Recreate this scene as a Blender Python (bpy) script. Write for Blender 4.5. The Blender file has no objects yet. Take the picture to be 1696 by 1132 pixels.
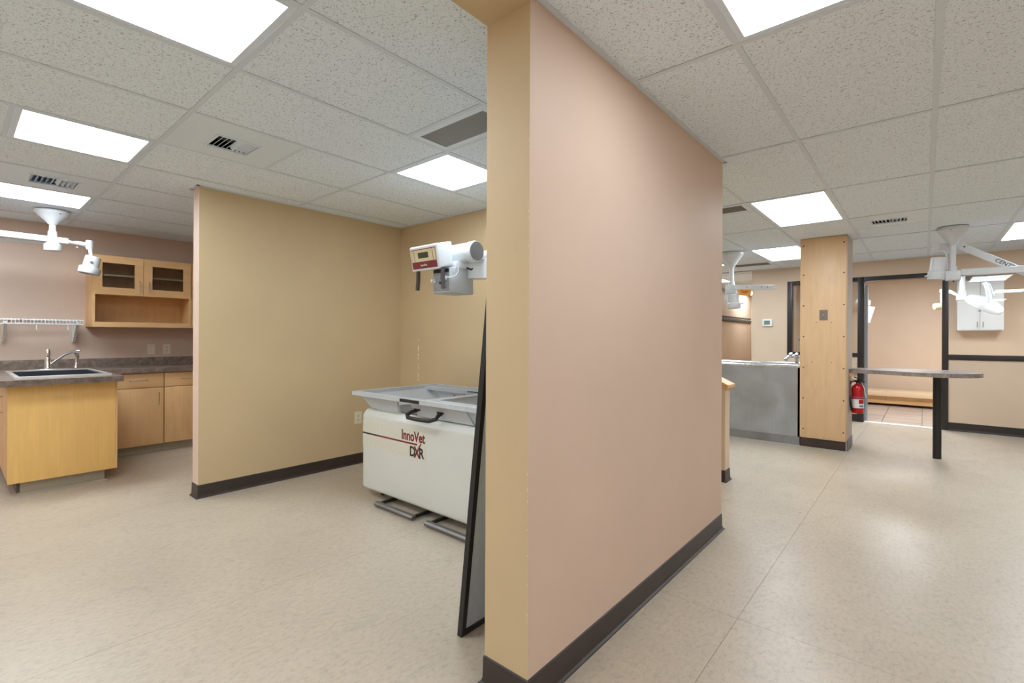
import bpy, bmesh, math, random
from mathutils import Vector, Matrix
random.seed(7)
sc = bpy.context.scene
COL = sc.collection

# ------------------------------------------------------------------ camera
FPX, HY, YAW, ROLL = 797.75, 558.6, 40.547, 0.2465
EYE, CEIL = 1.2667, 2.4307
cd = bpy.data.cameras.new('camera'); cam = bpy.data.objects.new('camera', cd); COL.objects.link(cam)
cd.sensor_width = 36.0; cd.lens = FPX / 1696 * 36.0; cd.shift_y = (HY - 566.0) / 1696.0
cd.clip_start = 0.05; cd.clip_end = 60
cam.matrix_world = (Matrix.Translation((0, 0, EYE)) @ Matrix.Rotation(math.radians(YAW), 4, 'Z')
                    @ Matrix.Rotation(math.radians(90), 4, 'X') @ Matrix.Rotation(math.radians(ROLL), 4, 'Z'))
sc.camera = cam

# ------------------------------------------------------------------ world, exposure
w = bpy.data.worlds.new('world'); sc.world = w; w.use_nodes = True
w.node_tree.nodes['Background'].inputs[0].default_value = (0.9, 0.95, 1, 1)
w.node_tree.nodes['Background'].inputs[1].default_value = 0.05
sc.view_settings.view_transform = 'Standard'; sc.view_settings.look = 'None'
sc.view_settings.gamma = 1.0; sc.view_settings.use_curve_mapping = False
sc.view_settings.exposure = 0.15
LAMP = 13.0                     # radiance of the fluorescent lenses
sc.cycles.max_bounces = 10; sc.cycles.diffuse_bounces = 7; sc.cycles.glossy_bounces = 4
sc.cycles.transparent_max_bounces = 8; sc.cycles.sample_clamp_indirect = 6.0
sc.cycles.caustics_reflective = False; sc.cycles.caustics_refractive = False

# ------------------------------------------------------------------ pixels -> places (photo 1696x1132)
_t = math.radians(YAW); _r = math.radians(ROLL)
def ray(u, v):
    a, b = u - 848.0, v - 566.0
    u = 848 + a * math.cos(_r) + b * math.sin(_r); v = 566 - a * math.sin(_r) + b * math.cos(_r)
    a = (u - 848) / FPX; b = -(v - HY) / FPX
    return Vector((a * math.cos(_t) - math.sin(_t), a * math.sin(_t) + math.cos(_t), b))
EYEP = Vector((0, 0, EYE))
def onx(u, v, x): r = ray(u, v); return EYEP + r * (x / r.x)
def ony(u, v, y): r = ray(u, v); return EYEP + r * (y / r.y)
def onz(u, v, z): r = ray(u, v); return EYEP + r * ((z - EYE) / r.z)

# ------------------------------------------------------------------ materials
def new_mat(name):
    m = bpy.data.materials.new(name); m.use_nodes = True
    nt = m.node_tree; b = nt.nodes['Principled BSDF']
    return m, nt, b
def N(nt, t, **kw):
    n = nt.nodes.new(t)
    for k, v in kw.items():
        if k in n.inputs: n.inputs[k].default_value = v
        else: setattr(n, k, v)
    return n
def coords(nt, scale=(1, 1, 1), kind='Object', jitter=False):
    tc = N(nt, 'ShaderNodeTexCoord'); mp = N(nt, 'ShaderNodeMapping'); mp.inputs['Scale'].default_value = scale
    src = tc.outputs[kind]
    if jitter:
        oi = N(nt, 'ShaderNodeObjectInfo'); ml = N(nt, 'ShaderNodeVectorMath', operation='SCALE'); ad = N(nt, 'ShaderNodeVectorMath', operation='ADD')
        cm = N(nt, 'ShaderNodeCombineXYZ')
        nt.links.new(oi.outputs['Random'], cm.inputs[0]); nt.links.new(oi.outputs['Random'], cm.inputs[1])
        nt.links.new(cm.outputs[0], ml.inputs[0]); ml.inputs['Scale'].default_value = 37.0
        nt.links.new(src, ad.inputs[0]); nt.links.new(ml.outputs[0], ad.inputs[1]); src = ad.outputs[0]
    nt.links.new(src, mp.inputs['Vector'])
    return mp.outputs['Vector']
def ramp(nt, fac, stops):
    r = N(nt, 'ShaderNodeValToRGB'); el = r.color_ramp.elements
    while len(el) < len(stops): el.new(0.5)
    for e, (p, c) in zip(el, stops):
        e.position = p; e.color = (*c, 1) if len(c) == 3 else c
    nt.links.new(fac, r.inputs['Fac']); return r.outputs['Color']
def mixc(nt, fac, a, b, blend='MIX'):
    m = N(nt, 'ShaderNodeMix', data_type='RGBA', blend_type=blend)
    for sock, val in ((m.inputs[0], fac), (m.inputs[6], a), (m.inputs[7], b)):
        if isinstance(val, (int, float)): sock.default_value = val
        elif isinstance(val, tuple): sock.default_value = (*val, 1) if len(val) == 3 else val
        else: nt.links.new(val, sock)
    return m.outputs[2]
def bump(nt, b, h, strength=0.2, dist=0.002):
    bp = N(nt, 'ShaderNodeBump'); bp.inputs['Strength'].default_value = strength; bp.inputs['Distance'].default_value = dist
    nt.links.new(h, bp.inputs['Height']); nt.links.new(bp.outputs[0], b.inputs['Normal'])
def plain(name, col, rough=0.5, metal=0.0, spec=0.5, grain=0.04, gs=40):
    m, nt, b = new_mat(name)
    b.inputs['Roughness'].default_value = rough; b.inputs['Metallic'].default_value = metal
    b.inputs['Specular IOR Level'].default_value = spec
    n = N(nt, 'ShaderNodeTexNoise', Scale=gs, Detail=3.0); nt.links.new(coords(nt), n.inputs['Vector'])
    d = tuple(max(0, c * (1 - grain)) for c in col); u = tuple(min(1, c * (1 + grain)) for c in col)
    nt.links.new(ramp(nt, n.outputs['Fac'], [(0.3, d), (0.7, u)]), b.inputs['Base Color'])
    return m
def paint(name, col, rough=0.55, marks=None):
    m, nt, b = new_mat(name); b.inputs['Roughness'].default_value = rough; b.inputs['Specular IOR Level'].default_value = 0.35
    v = coords(nt)
    n = N(nt, 'ShaderNodeTexNoise', Scale=1.6, Detail=4.0); nt.links.new(v, n.inputs['Vector'])
    c = ramp(nt, n.outputs['Fac'], [(0.3, tuple(x * 0.955 for x in col)), (0.7, tuple(min(1, x * 1.03) for x in col))])
    s = N(nt, 'ShaderNodeTexNoise', Scale=9.0, Detail=6.0, Roughness=0.7); nt.links.new(v, s.inputs['Vector'])
    k = ramp(nt, s.outputs['Fac'], [(0.66, (0, 0, 0)), (0.74, (1, 1, 1))])
    c = mixc(nt, k, c, tuple(x * 0.9 for x in col))
    if marks: c = marks(nt, v, c)
    nt.links.new(c, b.inputs['Base Color'])
    f = N(nt, 'ShaderNodeTexNoise', Scale=260.0, Detail=2.0); nt.links.new(v, f.inputs['Vector'])
    bump(nt, b, f.outputs['Fac'], 0.10, 0.001)
    return m
def band(nt, sock, lo, hi):
    a = N(nt, 'ShaderNodeMath', operation='GREATER_THAN'); a.inputs[1].default_value = lo; nt.links.new(sock, a.inputs[0])
    b = N(nt, 'ShaderNodeMath', operation='LESS_THAN'); b.inputs[1].default_value = hi; nt.links.new(sock, b.inputs[0])
    m = N(nt, 'ShaderNodeMath', operation='MULTIPLY'); nt.links.new(a.outputs[0], m.inputs[0]); nt.links.new(b.outputs[0], m.inputs[1])
    return m.outputs[0]
def mul(nt, a, b):
    m = N(nt, 'ShaderNodeMath', operation='MULTIPLY'); nt.links.new(a, m.inputs[0]); nt.links.new(b, m.inputs[1]); return m.outputs[0]
def chips(x0, x1, axis, z0, z1, thr, colr):
    def f(nt, v, c):
        sp = N(nt, 'ShaderNodeSeparateXYZ'); nt.links.new(v, sp.inputs[0])
        k = mul(nt, band(nt, sp.outputs[axis], x0, x1), band(nt, sp.outputs[2], z0, z1))
        n = N(nt, 'ShaderNodeTexNoise', Scale=48.0, Detail=4.0); nt.links.new(v, n.inputs['Vector'])
        g = N(nt, 'ShaderNodeMath', operation='GREATER_THAN'); g.inputs[1].default_value = thr; nt.links.new(n.outputs['Fac'], g.inputs[0])
        return mixc(nt, mul(nt, k, g.outputs[0]), c, colr)
    return f
def wood(name, col, axis=2, dark=0.93, scale=1.0, rough=0.42):
    m, nt, b = new_mat(name); b.inputs['Roughness'].default_value = rough
    s = [7 * scale] * 3; s[axis] = 1.0 * scale
    v = coords(nt, tuple(s), jitter=True)
    n = N(nt, 'ShaderNodeTexNoise', Scale=2.2, Detail=6.0, Distortion=0.9); nt.links.new(v, n.inputs['Vector'])
    c = ramp(nt, n.outputs['Fac'], [(0.3, tuple(x * dark for x in col)), (0.5, col), (0.75, tuple(min(1, x * 1.07) for x in col))])
    s2 = [130 * scale] * 3; s2[axis] = 3 * scale
    n2 = N(nt, 'ShaderNodeTexNoise', Scale=1.0, Detail=2.0); nt.links.new(coords(nt, tuple(s2), jitter=True), n2.inputs['Vector'])
    k = ramp(nt, n2.outputs['Fac'], [(0.35, (1, 1, 1)), (0.65, (0.965, 0.955, 0.94))])
    nt.links.new(mixc(nt, 1.0, c, k, 'MULTIPLY'), b.inputs['Base Color'])
    return m
def laminate(name, a, bcol, rough=0.4):
    m, nt, b = new_mat(name); b.inputs['Roughness'].default_value = rough
    v = coords(nt)
    n = N(nt, 'ShaderNodeTexNoise', Scale=16.0, Detail=8.0, Roughness=0.7, Distortion=0.6); nt.links.new(v, n.inputs['Vector'])
    nt.links.new(ramp(nt, n.outputs['Fac'], [(0.32, a), (0.66, bcol)]), b.inputs['Base Color'])
    return m
def floor_vinyl():
    m, nt, b = new_mat('vinyl_floor'); b.inputs['Specular IOR Level'].default_value = 0.5
    v = coords(nt, kind='Object')
    n1 = N(nt, 'ShaderNodeTexNoise', Scale=0.9, Detail=5.0, Roughness=0.6); nt.links.new(v, n1.inputs['Vector'])
    c = ramp(nt, n1.outputs['Fac'], [(0.3, (0.450, 0.378, 0.295)), (0.55, (0.520, 0.440, 0.345)), (0.75, (0.545, 0.468, 0.375))])
    n2 = N(nt, 'ShaderNodeTexNoise', Scale=52.0, Detail=8.0, Roughness=0.75); nt.links.new(coords(nt, (1.0, 0.55, 1)), n2.inputs['Vector'])
    c = mixc(nt, 1.0, c, ramp(nt, n2.outputs['Fac'], [(0.28, (0.66, 0.66, 0.65)), (0.5, (0.97, 0.97, 0.97)), (0.72, (1.07, 1.06, 1.05))]), 'MULTIPLY')
    n3 = N(nt, 'ShaderNodeTexNoise', Scale=5.0, Detail=8.0, Roughness=0.72, Distortion=0.8); nt.links.new(coords(nt, (1.7, 0.8, 1)), n3.inputs['Vector'])
    c = mixc(nt, ramp(nt, n3.outputs['Fac'], [(0.56, (0, 0, 0)), (0.78, (0.55, 0.55, 0.55))]), c, (0.31, 0.28, 0.235))
    n4 = N(nt, 'ShaderNodeTexNoise', Scale=3.0, Detail=3.0); nt.links.new(coords(nt, (9, 1.1, 1)), n4.inputs['Vector'])
    c = mixc(nt, ramp(nt, n4.outputs['Fac'], [(0.62, (0, 0, 0)), (0.8, (0.35, 0.35, 0.35))]), c, (0.36, 0.325, 0.27))
    vo = N(nt, 'ShaderNodeTexVoronoi', Scale=2.3); nt.links.new(v, vo.inputs['Vector'])
    c = mixc(nt, ramp(nt, vo.outputs['Distance'], [(0.010, (0.85, 0.85, 0.85)), (0.020, (0, 0, 0))]), c, (0.09, 0.075, 0.06))
    nt.links.new(c, b.inputs['Base Color'])
    nt.links.new(ramp(nt, n3.outputs['Fac'], [(0.3, (0.27,) * 3), (0.7, (0.40,) * 3)]), b.inputs['Roughness'])
    bump(nt, b, n2.outputs['Fac'], 0.06, 0.002)
    return m
def tile_mat():
    m, nt, b = new_mat('acoustic_tile'); b.inputs['Roughness'].default_value = 0.9; b.inputs['Specular IOR Level'].default_value = 0.1
    v = coords(nt, jitter=True)
    n = N(nt, 'ShaderNodeTexNoise', Scale=112.0, Detail=2.0, Roughness=0.5, Distortion=1.2); nt.links.new(v, n.inputs['Vector'])
    n2 = N(nt, 'ShaderNodeTexNoise', Scale=230.0, Detail=1.0); nt.links.new(v, n2.inputs['Vector'])
    k = ramp(nt, n.outputs['Fac'], [(0.585, (0, 0, 0)), (0.64, (1, 1, 1))])
    k2 = ramp(nt, n2.outputs['Fac'], [(0.60, (0, 0, 0)), (0.72, (0.8, 0.8, 0.8))])
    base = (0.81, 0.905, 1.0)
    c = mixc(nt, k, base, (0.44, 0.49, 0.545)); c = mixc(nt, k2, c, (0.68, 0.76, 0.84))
    nt.links.new(c, b.inputs['Base Color'])
    inv = N(nt, 'ShaderNodeInvert'); nt.links.new(k, inv.inputs['Color'])
    bump(nt, b, inv.outputs[0], 0.25, 0.002)
    return m
def glass_mat():
    m = bpy.data.materials.new('window_glass'); m.use_nodes = True; nt = m.node_tree
    for n in list(nt.nodes): nt.nodes.remove(n)
    o = N(nt, 'ShaderNodeOutputMaterial'); t = N(nt, 'ShaderNodeBsdfTransparent'); g = N(nt, 'ShaderNodeBsdfGlossy'); g.inputs['Roughness'].default_value = 0.0
    t.inputs[0].default_value = (0.95, 0.97, 0.965, 1)
    f = N(nt, 'ShaderNodeFresnel'); f.inputs[0].default_value = 1.5; mx = N(nt, 'ShaderNodeMixShader')
    nt.links.new(f.outputs[0], mx.inputs[0]); nt.links.new(t.outputs[0], mx.inputs[1]); nt.links.new(g.outputs[0], mx.inputs[2]); nt.links.new(mx.outputs[0], o.inputs[0])
    return m
def emit(name, col, s):
    m, nt, b = new_mat(name); b.inputs['Base Color'].default_value = (0.9, 0.9, 0.9, 1)
    b.inputs['Emission Strength'].default_value = s
    n = N(nt, 'ShaderNodeTexNoise', Scale=260.0, Detail=1.0); nt.links.new(coords(nt), n.inputs['Vector'])
    nt.links.new(ramp(nt, n.outputs['Fac'], [(0.3, tuple(c * 0.97 for c in col)), (0.7, col)]), b.inputs['Emission Color'])
    return m
def perforated():
    m, nt, b = new_mat('perforated_metal'); b.inputs['Roughness'].default_value = 0.6
    tc = coords(nt, (95, 95, 95))
    vo = N(nt, 'ShaderNodeTexVoronoi', Scale=1.0); vo.inputs['Randomness'].default_value = 0.0; nt.links.new(tc, vo.inputs['Vector'])
    nt.links.new(ramp(nt, vo.outputs['Distance'], [(0.40, (0.02, 0.02, 0.02)), (0.48, (0.22, 0.22, 0.22))]), b.inputs['Base Color'])
    return m
def brushed(name, col, rough=0.38, axis=2, metal=0.85):
    m, nt, b = new_mat(name); b.inputs['Metallic'].default_value = metal
    s = [60] * 3; s[axis] = 1.2
    n = N(nt, 'ShaderNodeTexNoise', Scale=1.0, Detail=4.0); nt.links.new(coords(nt, tuple(s)), n.inputs['Vector'])
    n2 = N(nt, 'ShaderNodeTexNoise', Scale=3.0, Detail=5.0, Distortion=1.0); nt.links.new(coords(nt), n2.inputs['Vector'])
    c = ramp(nt, n.outputs['Fac'], [(0.3, tuple(x * 0.95 for x in col)), (0.7, col)])
    c = mixc(nt, 1.0, c, ramp(nt, n2.outputs['Fac'], [(0.35, (0.85,) * 3), (0.65, (1.05,) * 3)]), 'MULTIPLY')
    nt.links.new(c, b.inputs['Base Color'])
    nt.links.new(ramp(nt, n2.outputs['Fac'], [(0.3, (rough - 0.05,) * 3), (0.7, (rough + 0.1,) * 3)]), b.inputs['Roughness'])
    return m
PINK = (0.675, 0.512, 0.408); TAN = (0.605, 0.468, 0.285); CREAM = (0.665, 0.525, 0.395)
M = {
    'pink': paint('paint_rose_beige', PINK), 'tan': paint('paint_tan', TAN),
    'tan_edge': paint('paint_tan_chipped', TAN, marks=chips(-1.0235, -1.017, 0, 0.1, 2.0, 0.63, (0.70, 0.60, 0.46))),
    'tan_streak': paint('paint_tan_streaked', TAN, marks=chips(-3.985, -3.972, 0, 0.8, 1.25, 0.54, (0.86, 0.78, 0.64))),
    'cream': paint('paint_cream_beige', CREAM), 'kitchen': paint('paint_kitchen', (0.615, 0.480, 0.390)),
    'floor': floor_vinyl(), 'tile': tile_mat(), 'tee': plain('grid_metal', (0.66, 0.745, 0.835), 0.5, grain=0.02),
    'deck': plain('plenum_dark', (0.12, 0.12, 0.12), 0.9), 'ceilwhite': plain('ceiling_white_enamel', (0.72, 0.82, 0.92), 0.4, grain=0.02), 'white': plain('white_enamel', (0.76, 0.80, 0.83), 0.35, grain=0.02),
    'lampwhite': plain('lamp_white', (0.64, 0.67, 0.70), 0.3, grain=0.02), 'offwhite': plain('machine_offwhite', (0.66, 0.665, 0.615), 0.4, grain=0.02, gs=3),
    'grey': plain('machine_grey', (0.50, 0.53, 0.56), 0.45), 'darkgrey': plain('dark_grey', (0.16, 0.16, 0.17), 0.5), 'black': plain('black_plastic', (0.012, 0.012, 0.013), 0.45),
    'base': plain('rubber_base', (0.040, 0.029, 0.024), 0.42, grain=0.15, gs=8), 'frame': plain('dark_bronze_frame', (0.022, 0.017, 0.017), 0.35),
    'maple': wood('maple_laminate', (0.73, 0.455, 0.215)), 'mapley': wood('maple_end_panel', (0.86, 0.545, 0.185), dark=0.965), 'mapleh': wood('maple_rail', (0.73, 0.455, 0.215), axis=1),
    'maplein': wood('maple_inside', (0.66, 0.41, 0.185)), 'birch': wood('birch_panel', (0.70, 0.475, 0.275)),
    'pine': wood('pine_board', (0.74, 0.55, 0.35), axis=0), 'pine2': wood('pine_board_orange', (0.66, 0.41, 0.19), axis=0), 'oak': wood('oak_cap', (0.66, 0.42, 0.21), axis=0), 'door': wood('door_wood', (0.64, 0.42, 0.22)),
    'counter': laminate('counter_laminate', (0.085, 0.060, 0.048), (0.255, 0.195, 0.155)),
    'counter2': laminate('table_laminate', (0.15, 0.12, 0.105), (0.34, 0.29, 0.26), 0.3),
    'steel': brushed('stainless_rim', (0.85, 0.85, 0.85), 0.34, axis=1), 'tub': brushed('stainless_tub', (0.47, 0.51, 0.56), 0.42), 'basin': brushed('basin_steel', (0.10, 0.11, 0.13), 0.35), 'chrome': brushed('chrome', (0.80, 0.80, 0.80), 0.10, metal=1.0),
    'pedal': brushed('pedal_metal', (0.22, 0.21, 0.20), 0.4, axis=0), 'glass': glass_mat(), 'smoked': plain('smoked_glass', (0.020, 0.016, 0.013), 0.12, grain=0.02),
    'lens': emit('fluorescent_lens', (0.865, 0.955, 1.02), LAMP), 'lens_hi': emit('fluorescent_lens_high_output', (0.865, 0.955, 1.02), LAMP * 1.48), 'lens_x': emit('fluorescent_lens_back_room', (0.93, 0.97, 1.0), LAMP * 2.2), 'perf': perforated(), 'soot': plain('sooty_grille', (0.16, 0.16, 0.155), 0.8),
    'board': plain('grey_board', (0.54, 0.62, 0.74), 0.35), 'kick': plain('kick_vinyl', (0.42, 0.39, 0.30), 0.55), 'kickdark': plain('kick_dark', (0.11, 0.085, 0.08), 0.5),
    'maroon': plain('maroon_print', (0.20, 0.020, 0.028), 0.5), 'ink': plain('ink_print', (0.02, 0.02, 0.02), 0.5), 'cream_label': plain('label_cream', (0.70, 0.60, 0.36), 0.5), 'sticker': plain('sticker', (0.66, 0.655, 0.555), 0.45),
    'lcd': plain('lcd_green', (0.055, 0.065, 0.035), 0.25), 'lcd2': plain('lcd_grey', (0.17, 0.22, 0.17), 0.3), 'red': plain('extinguisher_red', (0.50, 0.010, 0.018), 0.25, grain=0.02), 'paper': plain('label_paper', (0.80, 0.79, 0.77), 0.5), 'blue': plain('label_blue', (0.10, 0.20, 0.50), 0.5),
    'orange': plain('orange_tag', (0.85, 0.36, 0.03), 0.5, grain=0.12, gs=60), 'ivory': plain('ivory_plate', (0.76, 0.70, 0.56), 0.4), 'taupe': plain('taupe_plate', (0.20, 0.165, 0.14), 0.4), 'slot': plain('slot_dark', (0.03, 0.025, 0.02), 0.6),
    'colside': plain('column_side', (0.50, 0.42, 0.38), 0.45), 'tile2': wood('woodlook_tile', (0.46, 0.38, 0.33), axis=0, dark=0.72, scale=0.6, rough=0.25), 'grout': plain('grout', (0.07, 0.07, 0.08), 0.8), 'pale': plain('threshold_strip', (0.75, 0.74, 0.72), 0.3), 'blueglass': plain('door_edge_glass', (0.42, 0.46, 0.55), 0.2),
    'bronze': plain('handle_dark', (0.06, 0.05, 0.035), 0.5),
}

# ------------------------------------------------------------------ mesh helpers
ORG = {}
class MB:
    def __init__(s): s.bm = bmesh.new()
    def box(s, x0, x1, y0, y1, z0, z1, bev=0.0, mi=0, seg=2):
        b = bmesh.new(); bmesh.ops.create_cube(b, size=1)
        for v in b.verts: v.co = Vector(((x0 + x1) / 2 + v.co.x * (x1 - x0), (y0 + y1) / 2 + v.co.y * (y1 - y0), (z0 + z1) / 2 + v.co.z * (z1 - z0)))
        if bev: bmesh.ops.bevel(b, geom=b.edges[:], offset=bev, segments=seg, affect='EDGES', profile=0.6)
        return s._merge(b, mi)
    def _merge(s, b, mi=0, mat=None):
        if mat is not None: bmesh.ops.transform(b, matrix=mat, verts=b.verts)
        for f in b.faces: f.material_index = mi
        me = bpy.data.meshes.new('tmp'); b.to_mesh(me); b.free()
        n = len(s.bm.faces); s.bm.from_mesh(me); bpy.data.meshes.remove(me)
        s.bm.faces.ensure_lookup_table()
        return s
    def rbox(s, c, size, rot, bev=0.0, mi=0):
        b = bmesh.new(); bmesh.ops.create_cube(b, size=1)
        for v in b.verts: v.co = Vector((v.co.x * size[0], v.co.y * size[1], v.co.z * size[2]))
        if bev: bmesh.ops.bevel(b, geom=b.edges[:], offset=bev, segments=2, affect='EDGES', profile=0.6)
        return s._merge(b, mi, Matrix.Translation(c) @ rot)
    def lathe(s, prof, c, axis=(0, 0, 1), seg=24, mi=0):
        b = bmesh.new(); rings = []
        for r, z in prof:
            rings.append([b.verts.new((max(r, 1e-5) * math.cos(2 * math.pi * i / seg), max(r, 1e-5) * math.sin(2 * math.pi * i / seg), z)) for i in range(seg)])
        for A, B in zip(rings, rings[1:]):
            for i in range(seg): b.faces.new((A[i], A[(i + 1) % seg], B[(i + 1) % seg], B[i]))
        for R in (rings[0], rings[-1]):
            if (R[0].co - R[seg // 2].co).length > 1e-4: b.faces.new(R)
        bmesh.ops.remove_doubles(b, verts=b.verts, dist=1e-5)
        bmesh.ops.recalc_face_normals(b, faces=b.faces)
        q = Vector((0, 0, 1)).rotation_difference(Vector(axis).normalized())
        return s._merge(b, mi, Matrix.Translation(c) @ q.to_matrix().to_4x4())
    def tube(s, pts, r, seg=10, mi=0):
        pts = [Vector(p) for p in pts]; rs = r if isinstance(r, (list, tuple)) else [r] * len(pts)
        b = bmesh.new(); rings = []; up = None
        for i, p in enumerate(pts):
            d = (pts[min(i + 1, len(pts) - 1)] - pts[max(i - 1, 0)]).normalized()
            if up is None: up = d.orthogonal().normalized()
            else: up = (up - d * up.dot(d)).normalized()
            sd = d.cross(up)
            rings.append([b.verts.new(p + (up * math.cos(2 * math.pi * k / seg) + sd * math.sin(2 * math.pi * k / seg)) * rs[i]) for k in range(seg)])
        for A, B in zip(rings, rings[1:]):
            for k in range(seg): b.faces.new((A[k], A[(k + 1) % seg], B[(k + 1) % seg], B[k]))
        b.faces.new(rings[0]); b.faces.new(rings[-1])
        bmesh.ops.recalc_face_normals(b, faces=b.faces)
        return s._merge(b, mi)
    def bar(s, p, q, wdt, hgt, up=(0, 0, 1), bev=0.0, mi=0):
        p, q = Vector(p), Vector(q); d = (q - p); L = d.length; d.normalize(); u = Vector(up); u = (u - d * u.dot(d)).normalized(); sd = d.cross(u)
        R = Matrix((d, sd, u)).transposed().to_4x4()
        return s.rbox((p + q) / 2, (L, wdt, hgt), R, bev, mi)
    def prism(s, poly, axis, a, b_, mi=0):
        """polygon in the two other axes, extruded along axis from a to b_"""
        b = bmesh.new()
        def P(u, v, w_): return {0: (w_, u, v), 1: (u, w_, v), 2: (u, v, w_)}[axis]
        A = [b.verts.new(P(u, v, a)) for u, v in poly]; B = [b.verts.new(P(u, v, b_)) for u, v in poly]
        n = len(poly); b.faces.new(A); b.faces.new(B)
        for i in range(n): b.faces.new((A[i], A[(i + 1) % n], B[(i + 1) % n], B[i]))
        bmesh.ops.recalc_face_normals(b, faces=b.faces)
        return s._merge(b, mi)
    def hexa(s, bot, top, mi=0):
        b = bmesh.new(); A = [b.verts.new(p) for p in bot]; B = [b.verts.new(p) for p in top]
        n = len(A); b.faces.new(A); b.faces.new(B)
        for i in range(n): b.faces.new((A[i], A[(i + 1) % n], B[(i + 1) % n], B[i]))
        bmesh.ops.recalc_face_normals(b, faces=b.faces)
        return s._merge(b, mi)
    def build(s, name, mats, parent=None, origin=None, smooth=False):
        if not isinstance(mats, (list, tuple)): mats = [mats]
        if parent is not None: o0 = ORG[parent.name]
        elif origin is not None: o0 = Vector(origin)
        else:
            xs = [v.co for v in s.bm.verts]
            o0 = Vector(((min(v.x for v in xs) + max(v.x for v in xs)) / 2, (min(v.y for v in xs) + max(v.y for v in xs)) / 2, min(v.z for v in xs)))
        for v in s.bm.verts: v.co -= o0
        me = bpy.data.meshes.new(name); s.bm.to_mesh(me); s.bm.free()
        for m in mats: me.materials.append(m)
        o = bpy.data.objects.new(name, me); COL.objects.link(o)
        if parent is not None: o.parent = parent
        else: o.location = o0
        ORG[o.name] = o0
        if smooth:
            for p in me.polygons: p.use_smooth = True
            me.set_sharp_from_angle(angle=math.radians(38))
        return o
def tag(o, label, cat, group=None):
    o['label'] = label; o['category'] = cat
    if group: o['group'] = group
    return o
def thing(name, loc, label, cat, group=None):
    o = bpy.data.objects.new(name, None); COL.objects.link(o); o.location = loc; o.empty_display_size = 0.1
    ORG[o.name] = Vector(loc)
    return tag(o, label, cat, group)
def struct(o): o['kind'] = 'structure'; return o
def sempty(name, loc=(0, 0, 0)):
    o = bpy.data.objects.new(name, None); COL.objects.link(o); o.location = loc; ORG[o.name] = Vector(loc); return struct(o)
def box(name, mat, parent, *a, bev=0.0, smooth=None):
    return MB().box(*a, bev=bev).build(name, mat, parent, smooth=bool(bev) if smooth is None else smooth)
def text_mesh(name, body, size, mat, parent, loc, ex, ey, bold=0.0, extr=0.0006, stretch=1.0, shear=0.0):
    """flat lettering: loc = left end of baseline, ex = reading direction, ey = up"""
    cu = bpy.data.curves.new('t', 'FONT'); cu.body = body; cu.size = size; cu.offset = bold; cu.shear = shear; cu.resolution_u = 3; cu.extrude = extr
    to = bpy.data.objects.new('t', cu); COL.objects.link(to)
    dg = bpy.context.evaluated_depsgraph_get(); me = bpy.data.meshes.new_from_object(to.evaluated_get(dg))
    bpy.data.objects.remove(to); bpy.data.curves.remove(cu)
    ex, ey = Vector(ex).normalized(), Vector(ey).normalized(); ez = ex.cross(ey)
    R = Matrix((ex * stretch, ey, ez)).transposed().to_4x4()
    me.transform(Matrix.Translation(Vector(loc) - ORG[parent.name]) @ R)
    me.materials.clear(); me.materials.append(mat); me.name = name
    o = bpy.data.objects.new(name, me); COL.objects.link(o); o.parent = parent; ORG[o.name] = ORG[parent.name]
    return o

# ================================================================== THE SETTING
X1, XP0, Y1, Y1E = -1.018, -1.218, 1.278, 3.33      # main partition
X2, X2B, Y2 = -4.285, -4.418, 1.262                 # alcove side wall
YA = 3.16                                           # alcove back wall
XK = -6.95                                          # kitchen wall
YF = 9.0                                            # glazed far wall
def wall(name, faces, mats):
    mb = MB()
    for f in faces: mb.box(*f)
    o = mb.build(name, mats, origin=(0, 0, 0)); struct(o)
    return o
def paint_by_normal(o, rule):
    for p in o.data.polygons: p.material_index = rule(p)

# floor slab with vinyl sheets
fl = struct(MB().box(-7.2, 3.4, -3.4, 9.02, -0.12, -0.004).build('floor', M['deck'], origin=(0, 0, 0)))
xs = [-7.2, -6.19, -4.34, -2.50, -0.635, 1.215, 3.4]
for i in range(len(xs) - 1):
    ys = [-3.4, 2.315, 9.02] if i in (3, 4) else [-3.4, 9.02]
    for j in range(len(ys) - 1):
        g = 0.0007
        MB().box(xs[i] + g, xs[i + 1] - g, ys[j] + g, ys[j + 1] - g, -0.004, 0.0).build('vinyl_sheet', M['floor'], fl)

# walls
wp = wall('wall_partition', [(XP0, X1, Y1, Y1E, 0, CEIL + 0.1)], [M['tan_edge'], M['pink']])
paint_by_normal(wp, lambda p: 1 if p.normal.x > 0.5 else 0)
wh = wall('wall_header', [(XP0, X1, -3.2, Y1, 2.404, CEIL + 0.1)], [M['tan'], M['pink']])
paint_by_normal(wh, lambda p: 1 if p.normal.x > 0.5 else 0)
wa = wall('wall_alcove', [(X2B, X2, Y2, YA, 0, CEIL + 0.1)], [M['tan'], M['pink']])
paint_by_normal(wa, lambda p: 1 if p.normal.y < -0.5 or p.normal.x < -0.5 else 0)
wall('wall_alcove_back', [(X2B, XP0, YA, Y1E, 0, CEIL + 0.1)], [M['tan_streak']])
wall('wall_kitchen', [(XK - 0.12, XK, -3.2, 3.33, 0, CEIL + 0.1)], [M['kitchen']])
wall('wall_kitchen_back', [(XK, X2B, YA + 0.02, Y1E, 0, CEIL + 0.1)], [M['kitchen']])
wall('wall_rear', [(XK - 0.12, 3.32, -3.32, -3.2, 0, CEIL + 0.1)], [M['pink']])
wall('wall_right', [(3.2, 3.32, -3.2, 12.5, 0, CEIL + 0.1)], [M['cream']])
wall('wall_left_far', [(-5.32, -5.2, Y1E, 9.0, 0, CEIL + 0.1)], [M['cream']])
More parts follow.
